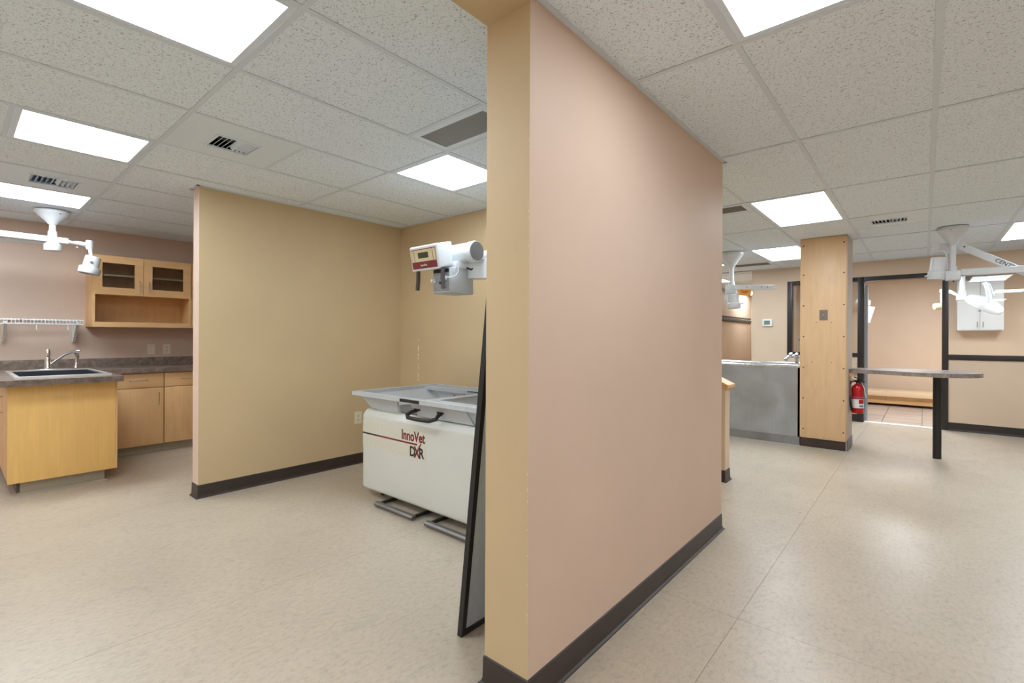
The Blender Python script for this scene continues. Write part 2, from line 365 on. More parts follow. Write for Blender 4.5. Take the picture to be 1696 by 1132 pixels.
wall('wall_far', [(-2.255, -1.718, YF, YF + 0.12, 0, CEIL + 0.1), (-1.718, -0.771, YF, YF + 0.12, 0, 0.985), (-1.718, 3.2, YF, YF + 0.12, 2.199, CEIL + 0.1),
                  (0.258, 2.3, YF, YF + 0.12, 0, 0.978), (2.3, 3.2, YF, YF + 0.12, 0, 2.199), (-5.2, -3.68, YF, YF + 0.12, 0, CEIL + 0.1)], [M['cream']])
wall('wall_hall', [(-3.80, -3.68, YF + 0.12, 14.6, 0, CEIL + 0.1), (-2.255, -2.135, YF + 0.12, 14.6, 0, CEIL + 0.1)], [M['cream']])
wall('wall_hall_end', [(-3.80, -2.135, 14.6, 14.7, 0, CEIL + 0.1)], [M['cream']])
wall('wall_back_room', [(-2.135, 3.32, 12.2, 12.3, 0, CEIL + 0.1)], [M['cream']])

# half-height wall with a sloping oak cap behind the partition
hw = MB()
hx1, hy0, hy1 = -1.325, 4.43, 4.56
hz = lambda x: 0.81 + (hx1 - x) * 0.46
hw.prism([(hx1, 0), (hx1, hz(hx1)), (-2.0, hz(-2.0)), (-2.0, 0)], 1, hy0, hy1)
struct(hw.build('wall_half', M['cream'], origin=(0, 0, 0)))
cp = MB(); a = hx1 + 0.025
for dz0, dz1, ov in ((0.0, 0.035, 0.012), (0.035, 0.062, 0.035)):
    e = hx1 + ov; cp.prism([(e, hz(e) + dz0), (e, hz(e) + dz1), (-2.0, hz(-2.0) + dz1), (-2.0, hz(-2.0) + dz0)], 1, hy0 - ov, hy1 + ov)
struct(cp.build('trim_1', M['oak'], origin=(0, 0, 0)))

# coved rubber baseboards: path with the wall on its left-hand side, room on the right
PROF = [(0.0, 0.0), (0.019, 0.0), (0.017, 0.004), (0.009, 0.010), (0.0055, 0.022), (0.004, 0.098), (0.0, 0.102)]
def baseboard(name, pts, mat='base', prof=PROF, ht=None):
    pts = [Vector((p[0], p[1])) for p in pts]; n = len(pts); bm = bmesh.new(); rings = []
    def nrm(a, b): d = (b - a).normalized(); return Vector((d.y, -d.x))
    for i, p in enumerate(pts):
        if i == 0: m = nrm(pts[0], pts[1])
        elif i == n - 1: m = nrm(pts[-2], pts[-1])
        else:
            a, b = nrm(pts[i - 1], p), nrm(p, pts[i + 1]); m = (a + b) / (1 + a.dot(b))
        rings.append([bm.verts.new((p.x + m.x * d, p.y + m.y * d, z)) for d, z in prof])
    k = len(prof)
    for A, B in zip(rings, rings[1:]):
        for j in range(k): bm.faces.new((A[j], A[(j + 1) % k], B[(j + 1) % k], B[j]))
    bm.faces.new(rings[0]); bm.faces.new(rings[-1]); bmesh.ops.recalc_face_normals(bm, faces=bm.faces)
    mb = MB(); mb.bm.free(); mb.bm = bm
    return struct(mb.build(name, M[mat], origin=(0, 0, 0)))
baseboard('baseboard_partition', [(XP0, YA), (XP0, Y1), (X1, Y1), (X1, Y1E), (XP0, Y1E)][::-1][::-1])
baseboard('baseboard_alcove', [(X2B, YA), (X2B, Y2), (X2, Y2), (X2, YA), (XP0, YA)])
baseboard('baseboard_half', [(-2.0, hy0), (hx1, hy0), (hx1, hy1), (-2.0, hy1)])
TALL = [(d, z * 1.12) for d, z in PROF]
baseboard('baseboard_far', [(0.258, YF), (3.2, YF)], 'frame', TALL)
baseboard('baseboard_far_left', [(-2.255, YF), (-0.771, YF)], 'frame', TALL)
# wall angle where the grid meets the walls
tr = MB()
for b_ in ((X1, X1 + 0.022, Y1 - 4, Y1E + 0.022), (XP0 - 0.022, XP0, Y1 - 4, YA), (X2, X2 + 0.022, Y2 - 0.022, YA), (X2B - 0.022, X2B, Y2 - 0.022, YA), (X2B - 0.022, X2 + 0.022, Y2 - 0.022, Y2),
           (X2, XP0, YA - 0.022, YA), (XK, XK + 0.022, -3.2, YA), (XP0, X1 + 0.022, Y1E, Y1E + 0.022), (-2.255, 3.2, YF - 0.022, YF)):
    tr.box(*b_, CEIL - 0.002, CEIL + 0.012)
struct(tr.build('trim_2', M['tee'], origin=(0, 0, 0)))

# ------------------------------------------------------------------ ceiling
XL0, XR0, YR0, CW, RW = -2.287, -0.570, 0.816, 0.6096, 1.2192
ce = struct(MB().box(-7.2, 3.4, -3.4, 14.7, CEIL + 0.16, CEIL + 0.2).build('ceiling', M['deck'], origin=(0, 0, 0)))
TILES = {}
def tile(x0, x1, y0, y1):
    g = 0.010; key = (round(x1 - x0, 3), round(y1 - y0, 3))
    if key not in TILES:
        hx, hy = key[0] / 2 - g, key[1] / 2 - g
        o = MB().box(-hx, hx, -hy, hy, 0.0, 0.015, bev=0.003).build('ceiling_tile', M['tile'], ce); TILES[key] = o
    else:
        o = TILES[key].copy(); COL.objects.link(o)
    o.location = ((x0 + x1) / 2, (y0 + y1) / 2, CEIL + 0.004); o.parent = ce
    return o
TEES = {}
def tee(x0, x1, y0, y1):
    L = round(max(x1 - x0, y1 - y0), 3); al = 0 if (x1 - x0) > (y1 - y0) else 1; key = (L, al)
    if key not in TEES:
        hx, hy = (L / 2, 0.012) if al == 0 else (0.012, L / 2)
        mb = MB().box(-hx, hx, -hy, hy, 0.0, 0.003); mb.box(-(hx if al == 0 else 0.001), (hx if al == 0 else 0.001), -(hy if al == 1 else 0.001), (hy if al == 1 else 0.001), 0.003, 0.03)
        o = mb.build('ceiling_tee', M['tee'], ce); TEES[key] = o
    else:
        o = TEES[key].copy(); COL.objects.link(o)
    o.location = ((x0 + x1) / 2, (y0 + y1) / 2, CEIL + (0.0 if al == 0 else 0.0005)); o.parent = ce
# zones: (grid x origin, x range, y range)
YS = YR0 + 2 * RW      # grid line by the partition end
zones = [('L', XL0, XK, XP0, -3.2, YA), ('R', XR0, X1, 3.2, -3.2, YS - 1e-5), ('R', XR0, -5.2, 3.2, YS + 1e-5, YF), ('R', XR0, -3.68, -2.255, YF + 0.12, 14.6), ('R', XR0, -2.135, 3.2, YF + 0.12, 12.2)]
SKIP = {}   # (zone, col, row) -> list of remaining sub rectangles in fractions (c0, c1, r0, r1)
def cellx(z, c): return (XL0 if z == 'L' else XR0) + c * CW
def celly(r): return YR0 + r * RW
H0, H1 = (0, 1, 0, 0.5), (0, 1, 0.5, 1)
SKIP[('L', 0, -1)] = [H0]; SKIP[('L', -3, -1)] = [H0]; SKIP[('L', -6, -1)] = []; SKIP[('L', -5, -1)] = [H0]
SKIP[('L', -2, 0)] = [H1]; SKIP[('L', -1, 1)] = [H1]; SKIP[('L', 0, 0)] = [(0, 1, 0, 0.75)]
SKIP[('L', -3, -3)] = [H0]; SKIP[('L', 0, -3)] = [H0]; SKIP[('L', -6, -3)] = [H0]
R24 = [(0, 0), (-1, 3), (-2, 5), (2, 5), (2, 3), (-4, 5), (-5, 7), (3, 0), (0, -3), (4, 7), (0, 7), (-1, 8), (3, 8)]
R24 = [(0, 0), (-1, 3), (-2, 5), (2, 5), (2, 3), (-4, 5), (-4, 3), (-5, 7), (-5, 10), (3, 0), (0, -3), (3, -3), (0, 7), (3, 7)]
for c, r in R24: SKIP[('R', c, r)] = []
SKIP[('R', 0, 0)] = [H0]
SKIP[('R', 0, 4)] = [H1]; SKIP[('R', -2, 3)] = [(0, 1, 0.25, 1)]; SKIP[('R', -3, 6)] = [(0, 1, 0.3, 1)]
for z, xo, xa, xb, ya, yb in zones:
    c0 = math.floor((xa - xo) / CW); c1 = math.ceil((xb - xo) / CW); r0 = math.floor((ya - YR0) / RW); r1 = math.ceil((yb - YR0) / RW)
    for c in range(c0, c1):
        for r in range(r0, r1):
            for f in SKIP.get((z, c, r), [(0, 1, 0, 1)]):
                x0 = max(xa, xo + (c + f[0]) * CW); x1 = min(xb, xo + (c + f[1]) * CW); y0 = max(ya, celly(r + f[2])); y1 = min(yb, celly(r + f[3]))
                if x1 - x0 > 0.05 and y1 - y0 > 0.05: tile(x0, x1, y0, y1)
    for c in range(c0 + 1, c1): tee(xo + c * CW - 0.012, xo + c * CW + 0.012, ya, yb)
    for r in range(r0 + 1, r1): tee(xa, xb, celly(r) - 0.012, celly(r) + 0.012)
tee(X1 + 0.022, 3.2, YS - 0.012, YS + 0.012)
for z, c, r in (('L', 0, -0.5), ('L', -3, -0.5), ('L', -5, -0.5), ('L', -2, 0.5), ('L', -1, 1.5), ('L', 0, 0.75), ('R', 0, 0.5), ('R', 0, 4.5), ('R', -2, 3.25), ('R', -3, 6.3)):
    tee(cellx(z, c) + 0.012, cellx(z, c + 1) - 0.012, celly(r) - 0.012, celly(r) + 0.012)

# troffers: seen fixtures, plus some added out of view for light
def troffer(z, c, r0, r1, label, group='recessed fluorescent ceiling lights', hi=False):
    hi = 'lens' if c == -5 and r0 == 10 else 'lens_x' if r0 >= 7 and c > -5 else 'lens_hi' if z == 'L' else 'lens'
    x0, x1, y0, y1 = cellx(z, c) + 0.013, cellx(z, c + 1) - 0.013, celly(r0) + 0.013, celly(r1) - 0.013
    t = thing('ceiling_light', ((x0 + x1) / 2, (y0 + y1) / 2, CEIL + 0.002), label, 'ceiling light', group)
    fr = MB(); w_ = 0.026; zb = CEIL + 0.001
    fr.box(x0, x1, y0, y0 + w_, zb, zb + 0.012); fr.box(x0, x1, y1 - w_, y1, zb, zb + 0.012); fr.box(x0, x0 + w_, y0 + w_, y1 - w_, zb, zb + 0.012); fr.box(x1 - w_, x1, y0 + w_, y1 - w_, zb, zb + 0.012)
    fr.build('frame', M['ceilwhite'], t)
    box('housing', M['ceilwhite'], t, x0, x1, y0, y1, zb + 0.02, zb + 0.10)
    box('lens', M[hi], t, x0 + w_, x1 - w_, y0 + w_, y1 - w_, zb + 0.005, zb + 0.015)
troffer('L', 0, -0.5, 0, 'square ceiling light in the run nearest the tan partition header')
troffer('L', -3, -0.5, 0, 'square ceiling light between the two white air vents on the sink side')
troffer('L', -6, -1, 0, 'long ceiling light beside the white exam lamp canopy over the sink')
troffer('L', -1, 1, 1.5, 'square ceiling light in the alcove next to the perforated return grille')
troffer('R', -1, 3, 4, 'long ceiling light in front of the boxed wooden column')
troffer('R', -2, 5, 6, 'long ceiling light partly hidden behind the wooden column')
troffer('R', 2, 5, 6, 'long ceiling light beyond the exam lamp arm near the glazed wall')
troffer('R', 0, 0.5, 1, 'square ceiling light beside the rose beige partition face')
troffer('R', -4, 5, 6, 'long ceiling light over the tub behind the partition end')
troffer('R', -5, 7, 8, 'long ceiling light in the hallway with the coat hooks')
for c, r, t_ in ((2, 3, 'mirrored in the window glass'), (-4, 3, 'added unseen between half wall and tub behind the partition'), (3, 0, 'added unseen near the right room wall'), (0, -3, 'added unseen by the rear wall across from the partition'), (3, -3, 'added unseen in the corner of rear and right walls')): troffer('R', c, r, r + 1, 'long ceiling light ' + t_)  # except the mirrored one, unseen fixtures added to light the room
troffer('R', -5, 10, 11, 'long ceiling light added at the far hallway door to brighten the hall')  # added fixture, lifts the dark end of the hall
for c, t_ in ((0, 'added unseen over the doorway side of the back room'), (3, 'added unseen over the cabinet side of the back room')): troffer('R', c, 7, 8, 'long ceiling light ' + t_)  # out-of-view fixtures added so the back room is lit
for c, t_ in ((-6, 'against the kitchen wall'), (-3, 'midway along the rear wall'), (0, 'next to the header by the rear wall')): troffer('L', c, -2.5, -2, 'unseen square ceiling light added behind the sink aisle ' + t_)  # fill lights added behind the camera, none of them in view

# air vents
def vent(z, c, r0, r1, label, flip=False, long_y=True, u0=.28, u1=.72, v0=.3, v1=.7):
    x0, x1, y0, y1 = cellx(z, c) + 0.012, cellx(z, c + 1) - 0.012, celly(r0) + 0.012, celly(r1) - 0.012
    t = thing('air_vent', ((x0 + x1) / 2, (y0 + y1) / 2, CEIL), label, 'air vent', 'louvred supply vents in the ceiling')
    W_, D_ = x1 - x0, y1 - y0; a0, a1, b0, b1 = x0 + W_ * u0, x0 + W_ * u1, y0 + D_ * v0, y0 + D_ * v1; zb = CEIL + 0.001
    p = MB(); p.box(x0, x1, y0, b0, zb, zb + 0.006); p.box(x0, x1, b1, y1, zb, zb + 0.006); p.box(x0, a0, b0, b1, zb, zb + 0.006); p.box(a1, x1, b0, b1, zb, zb + 0.006)
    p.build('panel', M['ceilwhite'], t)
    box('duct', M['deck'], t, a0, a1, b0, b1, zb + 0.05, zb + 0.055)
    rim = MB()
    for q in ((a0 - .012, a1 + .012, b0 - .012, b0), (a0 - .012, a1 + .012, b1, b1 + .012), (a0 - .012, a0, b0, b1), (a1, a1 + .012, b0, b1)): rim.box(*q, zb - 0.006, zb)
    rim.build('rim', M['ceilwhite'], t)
    n = 9
    for i in range(n):
        f = (i + 0.5) / n
        if long_y: c_ = Vector(((a0 + a1) / 2, b0 + (b1 - b0) * f, zb + 0.012)); sz = (a1 - a0, 0.002, 0.03); ax = 'X'
        else: c_ = Vector((a0 + (a1 - a0) * f, (b0 + b1) / 2, zb + 0.012)); sz = (0.002, b1 - b0, 0.03); ax = 'Y'
        ang = math.radians(38 if (i < n / 2) != flip else -38)
        MB().rbox(c_, sz, Matrix.Rotation(ang, 4, ax)).build('louvre', M['ceilwhite'], t)
vent('L', -2, 0, 0.5, 'square white ceiling panel with louvred vent between acoustic tiles', u0=.30, u1=.66, v0=.32, v1=.70, flip=True)
vent('L', -5, -0.5, 0, 'louvred ceiling vent between two square lights on the sink side', u0=.30, u1=.72, v0=.28, v1=.72, flip=True)
vent('R', 0, 4, 4.5, 'louvred ceiling vent past the wooden column toward the glazed wall', long_y=False, u0=.27, u1=.73, v0=.40, v1=.72, flip=True)
def grille(name, x0, x1, y0, y1, mat, label, m=0.035):
    t = thing(name, ((x0 + x1) / 2, (y0 + y1) / 2, CEIL), label, 'return grille'); zb = CEIL + 0.001
    f = MB(); f.box(x0, x1, y0, y0 + m, zb, zb + 0.006); f.box(x0, x1, y1 - m, y1, zb, zb + 0.006); f.box(x0, x0 + m, y0 + m, y1 - m, zb, zb + 0.006); f.box(x1 - m, x1, y0 + m, y1 - m, zb, zb + 0.006)
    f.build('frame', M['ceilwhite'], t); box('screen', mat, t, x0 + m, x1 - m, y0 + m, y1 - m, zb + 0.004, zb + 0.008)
grille('return_grille', cellx('L', 0) + .012, cellx('L', 1) - .012, celly(0.75) + .012, celly(1) - .012, M['perf'], 'dark perforated return air grille in the alcove ceiling', 0.04)
grille('return_grille', cellx('R', -2) + .012, cellx('R', -1) - .012, celly(3) + .012, celly(3.25) - .012, M['soot'], 'grey return grille peeking out at the partition end')
grille('return_grille', cellx('R', -3) + .012, cellx('R', -2) - .012, celly(6) + .012, celly(6.3) - .012, M['soot'], 'sooty dark return grille above the thermostat wall')

# ================================================================== GLAZED FAR WALL
d1 = sempty('door_1'); w1 = sempty('window_1'); w2 = sempty('window_2')
ya, yb = YF - 0.012, YF + 0.132
box('jamb', M['frame'], d1, -0.771, -0.689, ya, yb, 0, 2.199, bev=0.004); box('jamb', M['frame'], d1, 0.190, 0.258, ya, yb, 0, 2.199, bev=0.004)
box('head', M['frame'], d1, -0.689, 0.190, ya, yb, 2.135, 2.199, bev=0.004)
e0, e1 = Vector((-0.672, YF + 0.15, 0)), ony(1435.5, 600, 9.98); 
lf = MB().bar((e0.x, e0.y, 1.06), (e1.x, e1.y, 1.06), 0.035, 2.06).build('door_leaf', M['blueglass'], d1)
box('threshold', M['pale'], d1, -0.689, 0.190, YF - 0.02, YF + 0.13, 0.0, 0.008)
box('stile', M['frame'], w1, -1.718, -1.648, ya, yb, 0.985, 2.199, bev=0.004); box('sill', M['frame'], w1, -1.648, -0.771, ya, yb, 0.985, 1.045, bev=0.004); box('head', M['frame'], w1, -1.648, -0.771, ya, yb, 2.135, 2.199, bev=0.004)
box('pane', M['glass'], w1, -1.65, -0.77, YF + 0.05, YF + 0.056, 1.04, 2.14)
box('sill', M['frame'], w2, 0.258, 2.3, ya, yb, 0.978, 1.050, bev=0.004); box('head', M['frame'], w2, 0.258, 2.23, ya, yb, 2.135, 2.199, bev=0.004); box('stile', M['frame'], w2, 2.23, 2.3, ya, yb, 1.05, 2.199, bev=0.004)
box('pane', M['glass'], w2, 0.255, 2.235, YF + 0.05, YF + 0.056, 1.045, 2.14)
# room beyond: wood-look tile floor
f2 = struct(MB().box(-2.135, 3.2, YF + 0.02, 12.2, -0.12, -0.004).build('floor_back_room', M['grout'], origin=(0, 0, 0)))
for i in range(-4, 7):
    for j in range(2):
        x0 = -0.02 + i * 0.468; y0, y1 = (YF + 0.13, 11.36) if j == 0 else (11.36, 12.2)
        a, b = max(x0 + 0.004, -2.13), min(x0 + 0.464, 3.19)
        if b > a: MB().box(a, b, y0 + 0.004, y1 - 0.004, -0.004, 0.0).build('floor_tile', M['tile2'], f2)
struct(MB().box(-3.80, -2.135, YF + 0.02, 14.6, -0.12, 0.0).build('floor_hall', M['floor'], origin=(0, 0, 0)))
# bench
bt = thing('bench', (-0.35, 11.72, 0), 'low bench of pale pine boards against the back room wall', 'bench')
box('seat_board', M['pine'], bt, -1.5, 0.9, 11.42, 11.60, 0.185, 0.275, bev=0.006); box('seat_board', M['pine'], bt, -1.5, 0.9, 11.605, 11.78, 0.185, 0.275, bev=0.006); box('seat_board', M['pine'], bt, -1.5, 0.9, 11.785, 11.96, 0.185, 0.275, bev=0.006)
for i in range(5): box('rail_block', M['pine2'], bt, -1.5 + i * 0.48, -1.5 + i * 0.48 + 0.47, 11.46, 11.52, 0.135, 0.184)
box('front_rail', M['pine2'], bt, -1.5, 0.9, 11.48, 11.52, 0.045, 0.134, bev=0.003); box('back_rail', M['pine2'], bt, -1.5, 0.9, 11.88, 11.92, 0.0, 0.184)
for x in (-1.4, -0.98, 0.8): box('foot', M['kickdark'], bt, x, x + 0.06, 11.5, 11.9, 0.0, 0.045)
# wall cabinet in back room
def bx(u, v, y): return ony(u, v, y)
A, B = bx(1585, 548, 11.88), bx(1663, 548, 11.88); zt = bx(1623, 464, 11.88).z
wc = thing('wall_cabinet', ((A.x + B.x) / 2, 12.05, A.z), 'white two-door cabinet hung on the back room wall', 'cabinet')
box('body', M['white'], wc, A.x, B.x, 11.90, 12.2, A.z, zt)
mx = (A.x + B.x) / 2
for k, (a, b) in enumerate(((A.x + .004, mx - .003), (mx + .003, B.x - .004))):
    d = box('cabinet_door', M['white'], wc, a, b, 11.88, 11.899, A.z + .012, zt - .004, bev=0.002)
    hx = b - 0.035 if k == 0 else a + 0.035
    MB().tube([(hx, 11.879, A.z + .05), (hx, 11.855, A.z + .06), (hx, 11.855, A.z + .15), (hx, 11.879, A.z + .16)], 0.005, 8).build('handle', M['chrome'], d)

# hallway: coat hooks and end door
hk = thing('coat_rack', (-3.67, 13.2, 1.62), 'dark wall rail with a row of coat hooks in the hallway', 'coat rack')
z0_, z1_ = onx(1215, 532.6, -3.66).z, onx(1215, 526.2, -3.66).z
box('rail', M['black'], hk, -3.679, -3.660, 11.4, 14.5, z0_ - 0.02, z1_ + 0.02, bev=0.003); zm = (z0_ + z1_) / 2
for i in range(14):
    y = 11.55 + i * 0.215
    MB().tube([(-3.66, y, zm + 0.02), (-3.62, y, zm + 0.005), (-3.605, y, zm - 0.03), (-3.59, y, zm - 0.01)], 0.010, 8).build('hook', M['chrome'], hk)
dr = sempty('door_2', (0, 0, 0))
box('door_leaf', M['door'], dr, -3.42, -2.50, 14.54, 14.599, 0.01, 2.05); box('knob', M['chrome'], dr, -2.62, -2.57, 14.49, 14.54, 0.98, 1.03, bev=0.015)

# ================================================================== X-RAY TABLE
xr = thing('xray_table', (-2.55, 2.55, 0), 'white and grey floating-top veterinary xray table lettered InnoVet DXR', 'xray table')
cx0, cx1, cyf, cyb = -3.402, -1.75, 2.15, 2.92
cb = MB()
prof = [(cyf, 0.075), (cyf + 0.012, 0.062), (cyb, 0.062), (cyb, 0.69), (cyf + 0.055, 0.69), (cyf + 0.03, 0.683), (cyf, 0.645)]
cb.prism(prof, 0, cx0, cx1); ob = cb.build('cabinet', M['offwhite'], xr)
bv = ob.modifiers.new('b', 'BEVEL'); bv.width = 0.012; bv.segments = 2; bv.limit_method = 'ANGLE'
box('cabinet_top', M['darkgrey'], xr, cx0 + 0.05, cx1 - 0.05, cyf + 0.075, cyb - 0.03, 0.689, 0.697)
pl = MB()
for x in (-3.30, -2.55, -1.85): pl.box(x, x + 0.03, cyf + 0.10, cyb - 0.08, 0, 0.064)
pl.build('plinth', M['black'], xr)
for x0, x1 in ((-3.10, -2.655), (-2.52, -2.02)):
    pd = MB().prism([(2.055, 0.014), (2.055, 0.026), (2.066, 0.036), (2.092, 0.036), (2.092, 0.026), (2.068, 0.016)], 0, x0, x1); po = pd.build('foot_pedal', M['pedal'], xr)
    for xa_ in (x0 + 0.01, x1 - 0.03): MB().box(xa_, xa_ + 0.02, 2.09, 2.30, 0.012, 0.03).build('pedal_arm', M['black'], po)
    MB().box(x0 - 0.03, x0 + 0.004, 2.068, 2.092, 0.014, 0.034, bev=0.004).build('pedal_cap', M['chrome'], po)
# floating top
rx0, rx1, ry0, ry1, rz0, rz1 = -3.478, -1.66, 2.098, 2.965, 0.799, 0.829
rm = MB(); rw = 0.045
for q in ((rx0, rx1, ry0, ry0 + rw), (rx0, rx1, ry1 - rw, ry1), (rx0, rx0 + rw, ry0 + rw, ry1 - rw), (rx1 - rw, rx1, ry0 + rw, ry1 - rw)): rm.box(*q, rz0, rz1)
rim = rm.build('top_frame', M['grey'], xr)
dxl, dxr_ = ony(662, 665, ry0).x, ony(694, 671, ry0).x
box('frame_label', M['black'], rim, dxl, dxr_, ry0 - 0.002, ry0 + 0.001, 0.802, 0.824)
# inside of the frame: rails, hopper sides, tray
box('cross_rail', M['grey'], xr, rx0 + rw, rx1 - rw, 2.80, 2.845, 0.79, 0.82); box('guide_rail', M['grey'], xr, rx0 + rw, rx1 - rw, 2.905, 2.918, 0.775, 0.80)
hp = MB()
hp.hexa([(-3.30, 2.17, 0.70), (-2.96, 2.17, 0.70), (-2.96, 2.19, 0.70), (-3.30, 2.19, 0.70)], [(-3.40, 2.125, 0.80), (-2.93, 2.125, 0.80), (-2.93, 2.145, 0.80), (-3.40, 2.145, 0.80)])
hp.hexa([(-3.30, 2.17, 0.70), (-3.28, 2.17, 0.70), (-3.28, 2.88, 0.70), (-3.30, 2.88, 0.70)], [(-3.43, 2.14, 0.80), (-3.41, 2.14, 0.80), (-3.41, 2.92, 0.80), (-3.43, 2.92, 0.80)])
hp.hexa([(-3.30, 2.86, 0.70), (-1.80, 2.86, 0.70), (-1.80, 2.88, 0.70), (-3.30, 2.88, 0.70)], [(-3.43, 2.90, 0.80), (-1.72, 2.90, 0.80), (-1.72, 2.92, 0.80), (-3.43, 2.92, 0.80)])
hp.build('hopper', M['grey'], xr)
cr = MB()
cr.hexa([(-2.745, 2.185, 0.697), (-2.19, 2.185, 0.697), (-2.19, 2.78, 0.697), (-2.745, 2.78, 0.697)], [(-2.80, 2.14, 0.80), (-2.22, 2.14, 0.80), (-2.22, 2.80, 0.80), (-2.80, 2.80, 0.80)])
cr.hexa([(-2.20, 2.20, 0.697), (-1.80, 2.20, 0.697), (-1.80, 2.78, 0.697), (-2.20, 2.78, 0.697)], [(-2.23, 2.15, 0.797), (-1.72, 2.15, 0.797), (-1.72, 2.80, 0.797), (-2.23, 2.80, 0.797)])
crr = cr.build('carriage', M['grey'], xr)
for u, v in ((748.5, 685.5), (755.5, 699.5)):
    p = ony(u, v, 2.16); MB().lathe([(0.006, 0), (0.005, 0.003)], (p.x, 2.155 + (0.80 - p.z) * 0.45, p.z), (0, -1, 0), 8).build('screw', M['darkgrey'], crr)
box('receptor_tray', M['darkgrey'], xr, -2.62, -1.76, 2.27, 2.72, 0.80, 0.806); 
tfr = MB()
for q in ((-2.66, -1.72, 2.23, 2.27), (-2.66, -1.72, 2.72, 2.76), (-2.66, -2.62, 2.27, 2.72), (-1.76, -1.72, 2.27, 2.72)): tfr.box(*q, 0.797, 0.815)
tfr.build('tray_frame', M['grey'], xr)
MB().tube([(-2.98, 2.82, 0.74), (-2.93, 2.83, 0.80), (-2.86, 2.79, 0.815), (-2.6, 2.79, 0.814), (-2.3, 2.79, 0.813), (-1.9, 2.79, 0.813)], 0.004, 8).build('cable', M['black'], xr)
for k, (x, y) in enumerate(((-3.05, 2.78), (-2.98, 2.80), (-3.12, 2.82))): box('latch_block', M['chrome'], xr, x, x + 0.045, y, y + 0.03, 0.715, 0.745 + 0.012 * k, bev=0.005)
hA, hB = ony(682, 681, 2.16), ony(715, 688, 2.16)
hy = 2.155; pts = [(-2.735, hy + .01, 0.742), (-2.745, hy - 0.03, 0.735), (-2.755, hy - 0.065, 0.718), (-2.72, hy - 0.085, 0.705), (-2.60, hy - 0.09, 0.703), (-2.49, hy - 0.085, 0.706), (-2.45, hy - 0.062, 0.72), (-2.465, hy - 0.03, 0.737), (-2.48, hy + .01, 0.744)]
hd = MB().tube(pts, 0.0135, 12); hd.box(-2.76, -2.70, hy - 0.005, hy + 0.02, 0.742, 0.755, bev=0.003); hd.box(-2.51, -2.45, hy - 0.005, hy + 0.02, 0.744, 0.757, bev=0.003)
hd.build('handle', M['black'], xr, smooth=True)
# lettering on the cabinet front
st = MB().box(-3.398, -2.62, cyf - 0.0012, cyf + 0.002, 0.405, 0.600).build('sticker', M['sticker'], xr)
sy = cyf - 0.0022
box('stripe', M['ink'], st, -3.40, -3.22, sy, sy + 0.002, 0.497, 0.509); box('stripe', M['maroon'], st, -3.22, -2.716, sy, sy + 0.002, 0.497, 0.509)
text_mesh('lettering', 'InnoVet', 0.098, M['maroon'], st, (-2.895, sy, 0.523), (1, 0, 0), (0, 0, 1), bold=0.0028, stretch=0.84)
text_mesh('lettering', 'D', 0.098, M['ink'], st, (-2.80, sy, 0.415), (1, 0, 0), (0, 0, 1), bold=0.0024, stretch=0.92)
text_mesh('lettering', 'X', 0.112, M['maroon'], st, (-2.75, sy, 0.410), (1, 0, 0), (0, 0, 1), bold=0.0026, stretch=0.85)
text_mesh('lettering', 'R', 0.098, M['ink'], st, (-2.695, sy, 0.415), (1, 0, 0), (0, 0, 1), bold=0.0024, stretch=0.92)
MB().bar((-2.70, sy + .001, 0.478), (-2.672, sy + .001, 0.513), 0.002, 0.011).build('slash', M['maroon'], st)

# X-ray tube head on its stand
xh = thing('xray_tube_stand', (-2.15, 3.07, 0), 'white xray tube head with control box and collimator on a stand', 'xray machine')
box('column', M['white'], xh, -2.22, -2.08, 3.0, 3.13, 0, 2.3, bev=0.006)
cl = box('collimator', M['grey'], xh, -2.826, -2.624, 2.385, 2.61, 1.59, 1.778, bev=0.008)
cf = box('control_plate', M['grey'], cl, -2.820, -2.632, 2.376, 2.386, 1.596, 1.772, bev=0.003)
box('plate_face', plain('plate_dark', (0.27, 0.27, 0.28), 0.45), cl, -2.812, -2.640, 2.373, 2.377, 1.605, 1.742)
box('name_strip', M['black'], cl, -2.812, -2.640, 2.372, 2.378, 1.742, 1.768)
for x, z in ((-2.795, 1.685), (-2.675, 1.690)):
    MB().lathe([(0.017, 0), (0.017, 0.012), (0.012, 0.014), (0.012, 0.032), (0.010, 0.034)], (x, 2.374, z), (0, -1, 0), 16).build('knob', M['white'], cl, smooth=True)
MB().lathe([(0.010, 0), (0.010, 0.006)], (-2.735, 2.374, 1.668), (0, -1, 0), 12).build('button', M['black'], cl)
for x in (-2.79, -2.665): MB().lathe([(0.003, 0), (0.003, 0.002)], (x, 2.374, 1.628), (0, -1, 0), 8).build('screw', M['black'], cl)
box('mount_neck', M['white'], xh, -2.80, -2.62, 2.43, 2.60, 1.775, 1.83, bev=0.01)
tb = MB().lathe([(0.0, -0.17), (0.066, -0.17), (0.072, -0.16), (0.072, 0.10), (0.076, 0.105), (0.078, 0.15), (0.074, 0.165), (0.0, 0.166)], (-2.665, 2.52, 1.897), (1, 0, 0), 36).build('tube_housing', M['white'], xh, smooth=True)
MB().lathe([(0.0, 0), (0.069, 0), (0.069, 0.004), (0.0, 0.004)], (-2.4995, 2.52, 1.897), (1, 0, 0), 36).build('end_cap', plain('cap_grey', (0.22, 0.22, 0.23), 0.5), tb, smooth=True)
MB().lathe([(0.0, -0.05), (0.040, -0.05), (0.040, 0.03), (0.034, 0.04), (0.0, 0.04)], (-2.49, 2.66, 1.885), (1, 0, 0), 24).build('cable_port', M['white'], tb, smooth=True)
